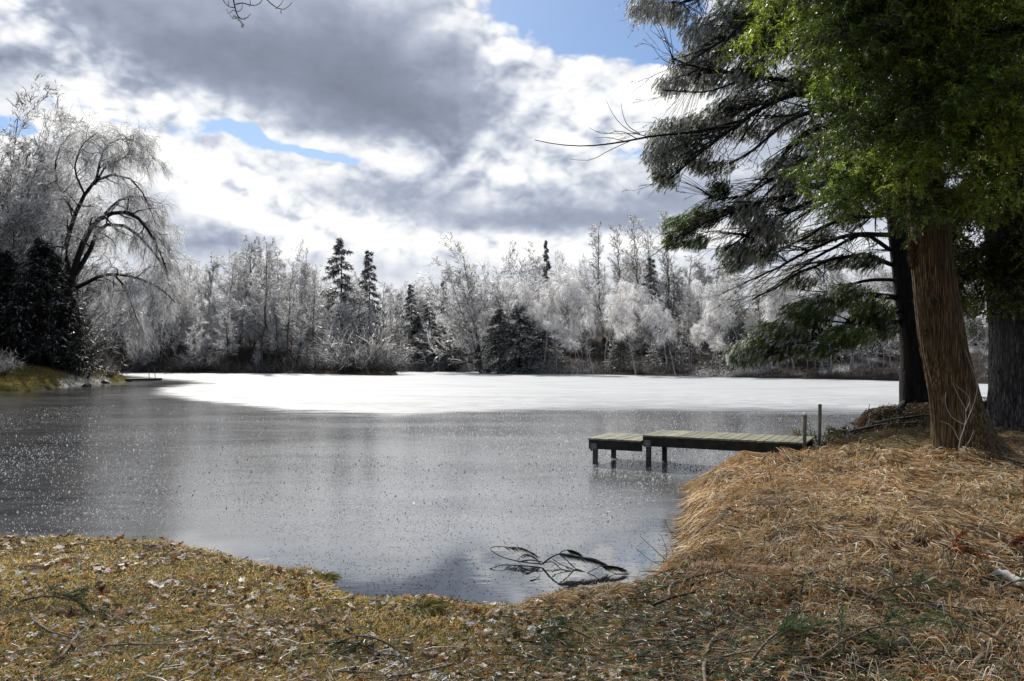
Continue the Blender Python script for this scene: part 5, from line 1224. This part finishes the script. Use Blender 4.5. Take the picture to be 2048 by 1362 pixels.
while cnt < 100:
    px, py = (rng.uniform(1180, 2060), rng.uniform(1150, 1362)) if cnt < 68 else ((rng.uniform(1720, 2060), rng.uniform(1040, 1230)) if cnt < 90 else (rng.uniform(20, 1150), rng.uniform(1240, 1362)))
    g_ = G(px, py); a = rng.random()*6.28 if cnt % 3 else rng.normal()*.5
    s = rng.uniform(.3, .95); p2 = (g_[0]+math.cos(a)*s, g_[1]+math.sin(a)*s)
    if sdist([p2[0]], [p2[1]])[0] < .2: continue
    o = link('fallen_twig', SP[cnt % 6], None, (g_[0], g_[1], g_[2]+.015)); e = math.atan2(H1(*p2)+.02-g_[2], s); o.rotation_euler = (rng.normal()*.2, -e, a); o.scale = (s, s, s*.8)
    if cnt < 68: tag(o, 'thin dead twig lying in the needle litter of the lower right bank', 'twig', 'dead twigs in the needle litter')
    elif cnt < 90: tag(o, 'thin dark twig of the tangle below the cedar on the right bank', 'twig', 'dark twigs below the cedar')
    else: tag(o, 'small dead twig on the leafy turf of the near bank', 'twig', 'twigs on the leafy turf')
    cnt += 1
def fallen_bough(px, py, az, L, lab, seed, green=1.0, rust=False):
    rng = RNG(seed); g_ = G(px, py); K = 9; s = np.linspace(0, 1, K); q = np.stack([s*L*math.cos(az), s*L*math.sin(az), 0*s], -1); q[:, 2] = H(g_[0]+q[:, 0], g_[1]+q[:, 1])-g_[2]+.05+.07*np.sin(s*3); R = np.linspace(.010, .003, K)
    t = thing('fallen_bough' if not rust else 'oak_sprig', tuple(g_), lab, 'branch'); mb = MB(); tubes(mb, q, R, 5)
    b = grow(rng, q[None], R[None], 9, .2, 1, .45, .7, 6, -.05, .3, .5, .4, .2, .4, flat=.6); tubes(mb, *b, sides=4); mb.build('stem', M['stick'], t)
    nb = MB()
    if rust:
        nn = grow(rng, *b, 14, .1, 1, .045, .9, 3, -.2, .4, .4, .3, 0, 1, absL=True); ribbons(nb, nn[0], np.full(len(nn[0]), .03), pick(rng, len(nn[0]), [(.26,.07,.02), (.16,.05,.02), (.34,.12,.03)], [2, 1, 1]), rng=rng); nb.build('leaves', M['leaf'], t)
    else:
        nn = grow(rng, *b, 60, .25, 1, .09, .55, 3, -.3, .15, .3, .25, 0, 1, absL=True); ribbons(nb, nn[0], np.full(len(nn[0]), .0035), pick(rng, len(nn[0]), [(.035,.07,.02), (.07,.11,.03), (.10,.15,.08)], [2, 2, 1])*green, rng=rng); nb.build('needles', M['needle'], t)
fallen_bough(1500, 1345, .5, .45, 'fresh green pine sprig like a brush at the bottom edge right of centre', 901)
fallen_bough(1640, 1335, .3, .55, 'green pine sprig lying right of the brush-like one near the bottom edge', 902)
fallen_bough(1730, 1215, .1, .5, 'small dark green pine sprig in the middle of the needle litter', 903, .7)
fallen_bough(1980, 1200, .2, .7, 'green pine bough under the white log at the right edge', 904)
fallen_bough(2030, 1320, 2.2, .6, 'green pine sprig behind the long smooth branch in the lower right corner', 905)
fallen_bough(1180, 1290, 2.8, .45, 'dull green pine sprig flat on the ground below the inner shore corner', 906, .8)
fallen_bough(790, 1310, 2.9, .45, 'grey-green pine sprig on the turf near the bottom centre', 907, .7)
fallen_bough(40, 1215, .2, .5, 'grey-green pine sprig at the left edge of the turf', 908, .7)
fallen_bough(1880, 1130, .4, .34, 'rust-red cluster of dead oak leaves on a twig near the white log', 909, rust=True)
fallen_bough(1795, 1125, 1.2, .22, 'small upright rust-red leaf sprig left of the bigger red cluster', 910, rust=True)
fallen_bough(2010, 1110, .3, .25, 'rust-brown leaf sprig at the right edge above the white log', 911, rust=True)
# ------------------------------------------------------------------ pine branch half in the water, ripples of twig, small rock, hanging twig
def water_branch():
    t0 = A(P(1085, 1128, 0.)); t = thing('floating_branch', tuple(t0), 'broken pine branch lying in the open water, its needle combs arching above their reflection', 'branch'); rng = RNG(920); st = MB(); nb = MB()
    def run(pl, r0, r1, needles=0, s0=.3, nl=.10):
        w = resample(A([W(*p) for p in pl]), 14); w[:, 2] = np.maximum(w[:, 2], .004); tubes(st, w-t0, np.linspace(r0, r1, 14), 6)
        if needles:
            n = needles; tt = s0+(1-s0)*(np.arange(n)//7*7/n+.0); p, d, _ = interp(w[None], np.ones((1, 14)), np.zeros(n, int), np.clip(tt, 0, .999))
            v = norm(d*.8+A([.35, 0, -.75])+rng.normal(size=p.shape)*.18); L = rng.uniform(.7, 1.1, n)*nl; m = p+v*L[:, None]*.5; e = m+norm(v+A([.1, 0, -.15]))*L[:, None]*.5
            Q = np.stack([p, m, e], 1); Q[:, :, 2] = np.maximum(Q[:, :, 2], .003); ribbons(nb, Q-t0, np.full(n, .0052), pick(rng, n, [(.025,.03,.012), (.06,.065,.025)], [3, 1]), rng=rng)
    D = 8.6
    run([(1085,1128,8.72),(1100,1116,8.66),(1118,1108,D),(1150,1112,8.55),(1180,1118,8.5),(1212,1128,8.45)], .011, .004, 260, .35, .11)
    run([(1118,1108,D),(1128,1101,D),(1140,1100,D),(1158,1106,D)], .006, .003, 150, .4, .11)
    run([(1118,1108,D),(1135,1122,D),(1150,1136,8.6),(1160,1146,8.55)], .007, .003, 60, .4, .06)
    run([(1160,1114,8.54),(1190,1118,8.5),(1208,1126,8.5)], .005, .003, 160, .2, .11)
    run([(1175,1146,8.45),(1190,1138,8.45),(1205,1132,8.4),(1225,1132,8.4),(1245,1136,8.4)], .005, .003, 200, .45, .11)
    run([(1205,1132,8.4),(1215,1140,8.4),(1238,1150,8.4),(1256,1151,8.4)], .004, .003, 40, .5, .05)
    run([(1085,1128,8.72),(1060,1126,8.78),(1030,1121,8.85),(1000,1112,8.95),(982,1101,9.0)], .008, .005)
    run([(982,1101,9.0),(980,1096,9.05),(992,1093,9.05),(1015,1094,9.05),(1040,1095,9.0),(1070,1108,8.9)], .005, .003, 130, .35, .10)
    run([(1035,1121,8.85),(1050,1108,8.8),(1065,1112,8.8),(1078,1122,8.75)], .004, .003, 90, .2, .07)
    run([(1038,1124,8.8),(1060,1120,8.75),(1085,1124,8.7)], .009, .006)
    run([(1085,1126,8.7),(1105,1124,8.7),(1120,1136,8.6),(1140,1150,8.5)], .006, .003, 40, .3, .06)
    run([(1060,1162,8.15),(1072,1158,8.2),(1080,1148,8.3),(1068,1143,8.4),(1060,1146,8.35)], .004, .002)
    run([(1105,1118,8.66),(1120,1128,8.62),(1150,1140,8.55),(1165,1152,8.5)], .005, .003, 60, .4, .07)
    st.build('stem', M['bark_far'], t); nb.build('needles', M['needle'], t)
water_branch()
p = P(1002, 1212, 0); rock('water_rock', (p[0], p[1], .01), .05, 'small black rock in the shallow water with a white leaf beside it', 930)
p = P(1126, 1200, .08); rock('bank_stone', (p[0], p[1]+.1, .06), .03, 'tiny dark stone between the two tan tussocks', 931)
def twig_top():
    D = 4.2; base = A(W(463, -70, D)); mb = MB(); ib = MB(); t = thing('hanging_twig', tuple(base), 'dark twig hanging into the picture at the top, clotted with white ice', 'twig')
    def run(pl, r0, r1):
        w = resample(A([W(a, b, D+.02*i) for i, (a, b) in enumerate(pl)]), 12); tubes(mb, w-base, np.linspace(r0, r1, 12), 6)
    run([(463,-70),(467,0),(472,22),(478,38),(488,50)], .005, .0025); run([(476,33),(484,38),(492,36),(502,27)], .003, .001); run([(474,26),(466,20),(458,27),(453,18)], .002, .001)
    run([(470,15),(460,14),(450,6),(443,-10)], .0025, .0015); run([(471,9),(485,6),(497,9),(507,11),(518,8),(525,-2),(530,-12)], .003, .0015); run([(473,24),(482,20),(485,8)], .002, .001)
    run([(463,-70),(500,-40),(530,-5),(545,10),(556,17),(566,19),(576,14),(584,5)], .004, .0015); run([(553,16),(562,8),(568,-5)], .002, .001); run([(501,9),(500,0),(498,-12)], .002, .001); run([(476,33),(468,38),(460,30)], .002, .001)
    mb.build('stem', M['bark_dark'], t); rng = RNG(940)
    for pl, r in [([(478,38),(482,44),(487,52)], .0052), ([(482,39),(490,37),(497,34)], .0042), ([(468,30),(473,36),(480,42)], .0045), ([(457,2),(457,13)], .0032), ([(468,30),(466,36)], .003), ([(562,18),(562,27)], .0035), ([(566,19),(573,16)], .003), ([(499,10),(499,13)], .0034), ([(508,11),(512,10)], .002), ([(551,16),(553,17)], .0035), ([(493,8),(495,10)], .003), ([(484,50),(485,55)], .0055)]:
        w = resample(A([W(a, b, D) for a, b in pl]), 8); tubes(ib, w-base, r*(.55+.45*np.sin(np.linspace(.3, 2.8, 8)))*(1+.2*rng.normal(size=8)), 8)
    ib.build('ice', M['icelump'], t)
twig_top()
# low green bush and dead stems behind the dock posts
def leafy(px, py, d, s, wx, lab, seed, pal, name='low_bush'):
    rng = RNG(seed); x = (px-CX)/F*d; loc = A([x, d, max(H1(x, d), 0)]); n = 60; az = rng.random(n)*6.28; K = 5; Pt = np.empty((n, K, 3)); Pt[:, 0] = np.stack([np.cos(az)*rng.random(n)*wx*.5, np.sin(az)*rng.random(n)*wx*.3, 0*az], -1)
    v = norm(np.stack([np.cos(az)*wx*1.2, np.sin(az)*.5, rng.uniform(.3, 1.2, n)], -1)); L = rng.uniform(.5, 1.1, n)*s
    for k in range(1, K): v = norm(v+rng.normal(size=v.shape)*.2); Pt[:, k] = Pt[:, k-1]+v*(L/(K-1))[:, None]
    R = np.full((n, K), .006); mb = MB(); tubes(mb, Pt, R, 3, C=(.05,.035,.02)); b = grow(rng, Pt, R, 8, .2, 1, .35, .7, 4, 0, .3, .5, .3, .2, .4); nn = grow(rng, *b, 14, .1, 1, .035, .8, 2, 0, .3, .5, .3, 0, 1, absL=True)
    ribbons(mb, b[0], np.full(len(b[0]), .006), (.06, .04, .02), rng=rng); ribbons(mb, nn[0], np.full(len(nn[0]), .014), pick(rng, len(nn[0]), pal, np.ones(len(pal))), rng=rng)
    tag(mb.build(name, M['needle'], None, tuple(loc)), lab, 'bush')
leafy(1640, 868, 19.2, .62, .9, 'low yellow-green bush at the waterline behind the two dock posts', 950, [(.30,.29,.05), (.16,.19,.04), (.36,.28,.08)])
leafy(1700, 862, 20.4, .35, .8, 'low brown and green bush between the dock posts and the pine mound', 951, [(.08,.07,.03), (.06,.07,.02), (.16,.09,.04)])
leafy(1965, 860, 21.5, .55, .7, 'dark low bush in the gap between the brown trunk and the furrowed trunk', 952, [(.04,.05,.015), (.03,.03,.012)])
leafy(1700, 850, 23.5, .3, 1.4, 'dark trailing plants on the mound left of the black pine', 953, [(.03,.028,.015), (.05,.05,.02), (.08,.05,.02)])
leafy(1800, 840, 23.0, .3, 1.4, 'dark trailing plants on the mound at the foot of the black pine', 954, [(.03,.028,.015), (.04,.04,.02), (.06,.04,.02)])
print('near done', time.time()-T0)

# ------------------------------------------------------------------ sky, sun, camera
SUN_AZ = math.radians(-17); SUN_EL = math.radians(40)
def world():
    w = bpy.data.worlds.new('World'); scn.world = w; w.use_nodes = True; nt = w.node_tree; nt.nodes.clear(); g = NT(nt)
    out = nt.nodes.new('ShaderNodeOutputWorld'); bg = nt.nodes.new('ShaderNodeBackground')
    sky = g.n('ShaderNodeTexSky', sky_type='NISHITA', sun_disc=False, sun_elevation=SUN_EL, sun_rotation=SUN_AZ)
    sky.air_density = 1.0; sky.dust_density = .6; sky.ozone_density = 2.0
    d = g.n('ShaderNodeTexCoord').outputs['Generated']
    sp = g.n('ShaderNodeSeparateXYZ', i={0: d}); x, y, z = sp.outputs
    az = g.m('ARCTAN2', x, y); el = g.m('ARCSINE', z)
    # domain warp
    cv = g.n('ShaderNodeCombineXYZ', i={0: az, 1: g.m('MULTIPLY', el, 1.5), 2: 0.0}).outputs[0]
    wn = g.n('ShaderNodeTexNoise', i={'Vector': cv, 'Scale': 5.5, 'Detail': 5.0, 'Roughness': .52})
    wc = g.n('ShaderNodeSeparateColor', i={0: wn.outputs['Color']})
    waz = g.m('ADD', az, g.m('MULTIPLY', g.m('SUBTRACT', wc.outputs[0], .5), .16))
    wel = g.m('ADD', el, g.m('MULTIPLY', g.m('SUBTRACT', wc.outputs[1], .5), .09))
    def blob(px, py, rx, ry, rot=0.):
        a0 = math.atan((px-CX)/F); e0 = math.atan((HY-py)/F*math.cos(a0)); ra = rx/F; re = ry/F; c, s = math.cos(math.radians(rot)), math.sin(math.radians(rot))
        da = g.m('SUBTRACT', waz, a0); de = g.m('SUBTRACT', wel, e0)
        u = g.m('ADD', g.m('MULTIPLY', da, c/ra), g.m('MULTIPLY', de, s/ra)); v = g.m('ADD', g.m('MULTIPLY', da, -s/re), g.m('MULTIPLY', de, c/re))
        q = g.m('ADD', g.m('MULTIPLY', u, u), g.m('MULTIPLY', v, v))
        return g.m('EXPONENT', g.m('MULTIPLY', q, -1.0))
    def total(lst):
        t = None
        for b in lst:
            v = g.m('MULTIPLY', blob(*b[:-1]), b[-1]); t = v if t is None else g.m('ADD', t, v)
        return t
    gaps = total([(1190,5,170,66,0,1.7),(1350,55,85,50,0,1.5),(150,192,170,24,-12,.42),(570,285,150,15,-8,.42),(450,262,90,22,-10,.5),(690,300,80,18,0,.5),
                  (1275,305,80,22,0,.55),(430,470,70,24,0,.2),(20,228,60,26,0,.8),(880,300,60,16,0,.35)])
    dark = total([(430,95,520,95,-6,1.15),(800,205,300,85,-16,.8),(60,105,220,55,0,.55),(860,285,90,45,-30,.9),(760,60,300,70,0,.5),(1180,405,210,55,0,.65),(1040,445,330,34,0,.7),
                  (760,390,150,38,0,.5),(430,480,150,48,0,.75),(900,40,160,80,0,.35),(430,370,120,22,-20,.45),(660,350,100,24,0,.25),(1340,350,120,60,0,.35),(200,300,60,20,0,.3),(1000,240,120,30,0,.3),(1750,350,250,120,0,.4),(330,430,60,40,0,.25)])
    lite = total([(60,40,190,42,-15,.9),(1200,190,190,150,0,.75),(300,190,400,30,-8,.7),(330,285,210,45,-25,.8),(640,330,230,36,0,.6),(1000,500,420,34,0,1.0),
                  (1020,330,160,60,0,.5),(1010,60,90,100,20,.5),(560,420,220,45,0,.5),(400,345,160,35,-30,.5),(960,15,120,30,0,.3),(60,235,200,40,0,.6),(700,480,160,40,0,.5)])
    def fb(vec, sc, det, ro, dist=0.):
        return g.n('ShaderNodeTexNoise', i={'Vector': vec, 'Scale': sc, 'Detail': det, 'Roughness': ro, 'Distortion': dist}).outputs[0]
    # heaped cloud relief: the same noise read a little towards the sun gives lit tops and grey bellies
    def puff(vec):
        a = fb(vec, 7.0, 8.0, .55, .15)
        b1 = g.m('ABSOLUTE', g.m('SUBTRACT', fb(vec, 7.0, 1.0, .5, .35), .5)); b2 = g.m('ABSOLUTE', g.m('SUBTRACT', fb(vec, 17.0, 1.0, .5, .35), .5)); b3 = g.m('ABSOLUTE', g.m('SUBTRACT', fb(vec, 42.0, 1.0, .5, .3), .5))
        bl = g.m('ADD', b1, g.m('ADD', g.m('MULTIPLY', b2, .55), g.m('MULTIPLY', b3, .3)))
        return g.m('ADD', g.m('MULTIPLY', a, .70), g.m('MULTIPLY', bl, .85))
    n0 = puff(cv)
    off = g.n('ShaderNodeVectorMath', operation='ADD', i={0: cv, 1: (-.010, .030, 0)}).outputs[0]
    n1 = puff(off)
    rel = g.m('MULTIPLY', g.m('SUBTRACT', n0, n1), 3.2)
    wisp = fb(cv, 3.2, 7.0, .6, .6)
    up = g.maprange(el, .42, .6, 0, 1)                     # overhead, outside the photograph: broken cloud
    cov = g.m('SUBTRACT', g.m('ADD', .70, g.m('MULTIPLY', g.m('SUBTRACT', n0, .5), 1.3)), g.m('MULTIPLY', gaps, 1.0))
    cov = g.m('SUBTRACT', cov, g.m('MULTIPLY', up, .12))
    cov = g.maprange(cov, .06, .30)
    sh = g.m('ADD', .555, g.m('SUBTRACT', g.m('MULTIPLY', lite, .36), g.m('MULTIPLY', dark, .37)))
    la = g.m('MINIMUM', lite, 1.0)
    sh = g.m('ADD', sh, g.m('ADD', g.m('MULTIPLY', g.m('SUBTRACT', wisp, .5), .62), g.m('MULTIPLY', g.m('SUBTRACT', n0, .5), g.m('ADD', .22, g.m('MULTIPLY', la, .45)))))
    sh = g.m('ADD', sh, g.m('MULTIPLY', rel, g.m('ADD', .10, g.m('MULTIPLY', la, .72))))
    # towards the sun side clouds glow, behind the camera they are duller
    side = g.maprange(y, -.35, .6, -.55, 0)
    sh = g.m('ADD', sh, side)
    sh = g.m('MULTIPLY', g.m('ADD', sh, .22), .84)
    cc = g.ramp(sh, [(0.0, (.21,.24,.31)), (.22, (.28,.32,.41)), (.40, (.40,.45,.56)), (.54, (.60,.645,.74)), (.68, (.84,.87,.92)), (.82, (1.02,1.02,1.02)), (1.0, (1.25,1.25,1.22))])
    cc = g.mix(1.0, cc, (10, 10, 10), 'MULTIPLY')
    sk = g.mix(1.0, sky.outputs[0], (.78, .90, 1.04), 'MULTIPLY')
    c = g.mix(cov, sk, cc)
    g.link(c, bg.inputs[0]); bg.inputs[1].default_value = .1
    g.link(bg.outputs[0], out.inputs[0])
    w.cycles.sampling_method = 'MANUAL'; w.cycles.sample_map_resolution = 1024
world()
sl = bpy.data.lights.new('sun', 'SUN'); sl.energy = 5.0; sl.angle = math.radians(.53); sl.color = (1, .955, .88)
so = bpy.data.objects.new('sun', sl); COL.objects.link(so)
from mathutils import Vector
sd_ = Vector((math.sin(SUN_AZ)*math.cos(SUN_EL), math.cos(SUN_AZ)*math.cos(SUN_EL), math.sin(SUN_EL)))
so.rotation_euler = sd_.to_track_quat('Z', 'Y').to_euler(); so.location = sd_*60
cam = bpy.data.cameras.new('camera'); co = bpy.data.objects.new('camera', cam); COL.objects.link(co)
co.location = (0, 0, EYE); co.rotation_euler = (math.radians(90), 0, 0)
cam.sensor_width = 36; cam.lens = F/2048*36; cam.shift_y = (HY-681)/2048; cam.clip_end = 3000; cam.clip_start = .05
scn.camera = co
scn.view_settings.view_transform = 'Standard'; scn.view_settings.look = 'None'; scn.view_settings.exposure = 0
scn.render.engine = 'CYCLES'
scn.cycles.max_bounces = 5; scn.cycles.diffuse_bounces = 2; scn.cycles.glossy_bounces = 2; scn.cycles.transmission_bounces = 3; scn.cycles.transparent_max_bounces = 4
scn.cycles.sample_clamp_indirect = 5; scn.cycles.sample_clamp_direct = 6; scn.cycles.caustics_reflective = False; scn.cycles.caustics_refractive = False
scn.render.use_persistent_data = False
print('script done', time.time()-T0)
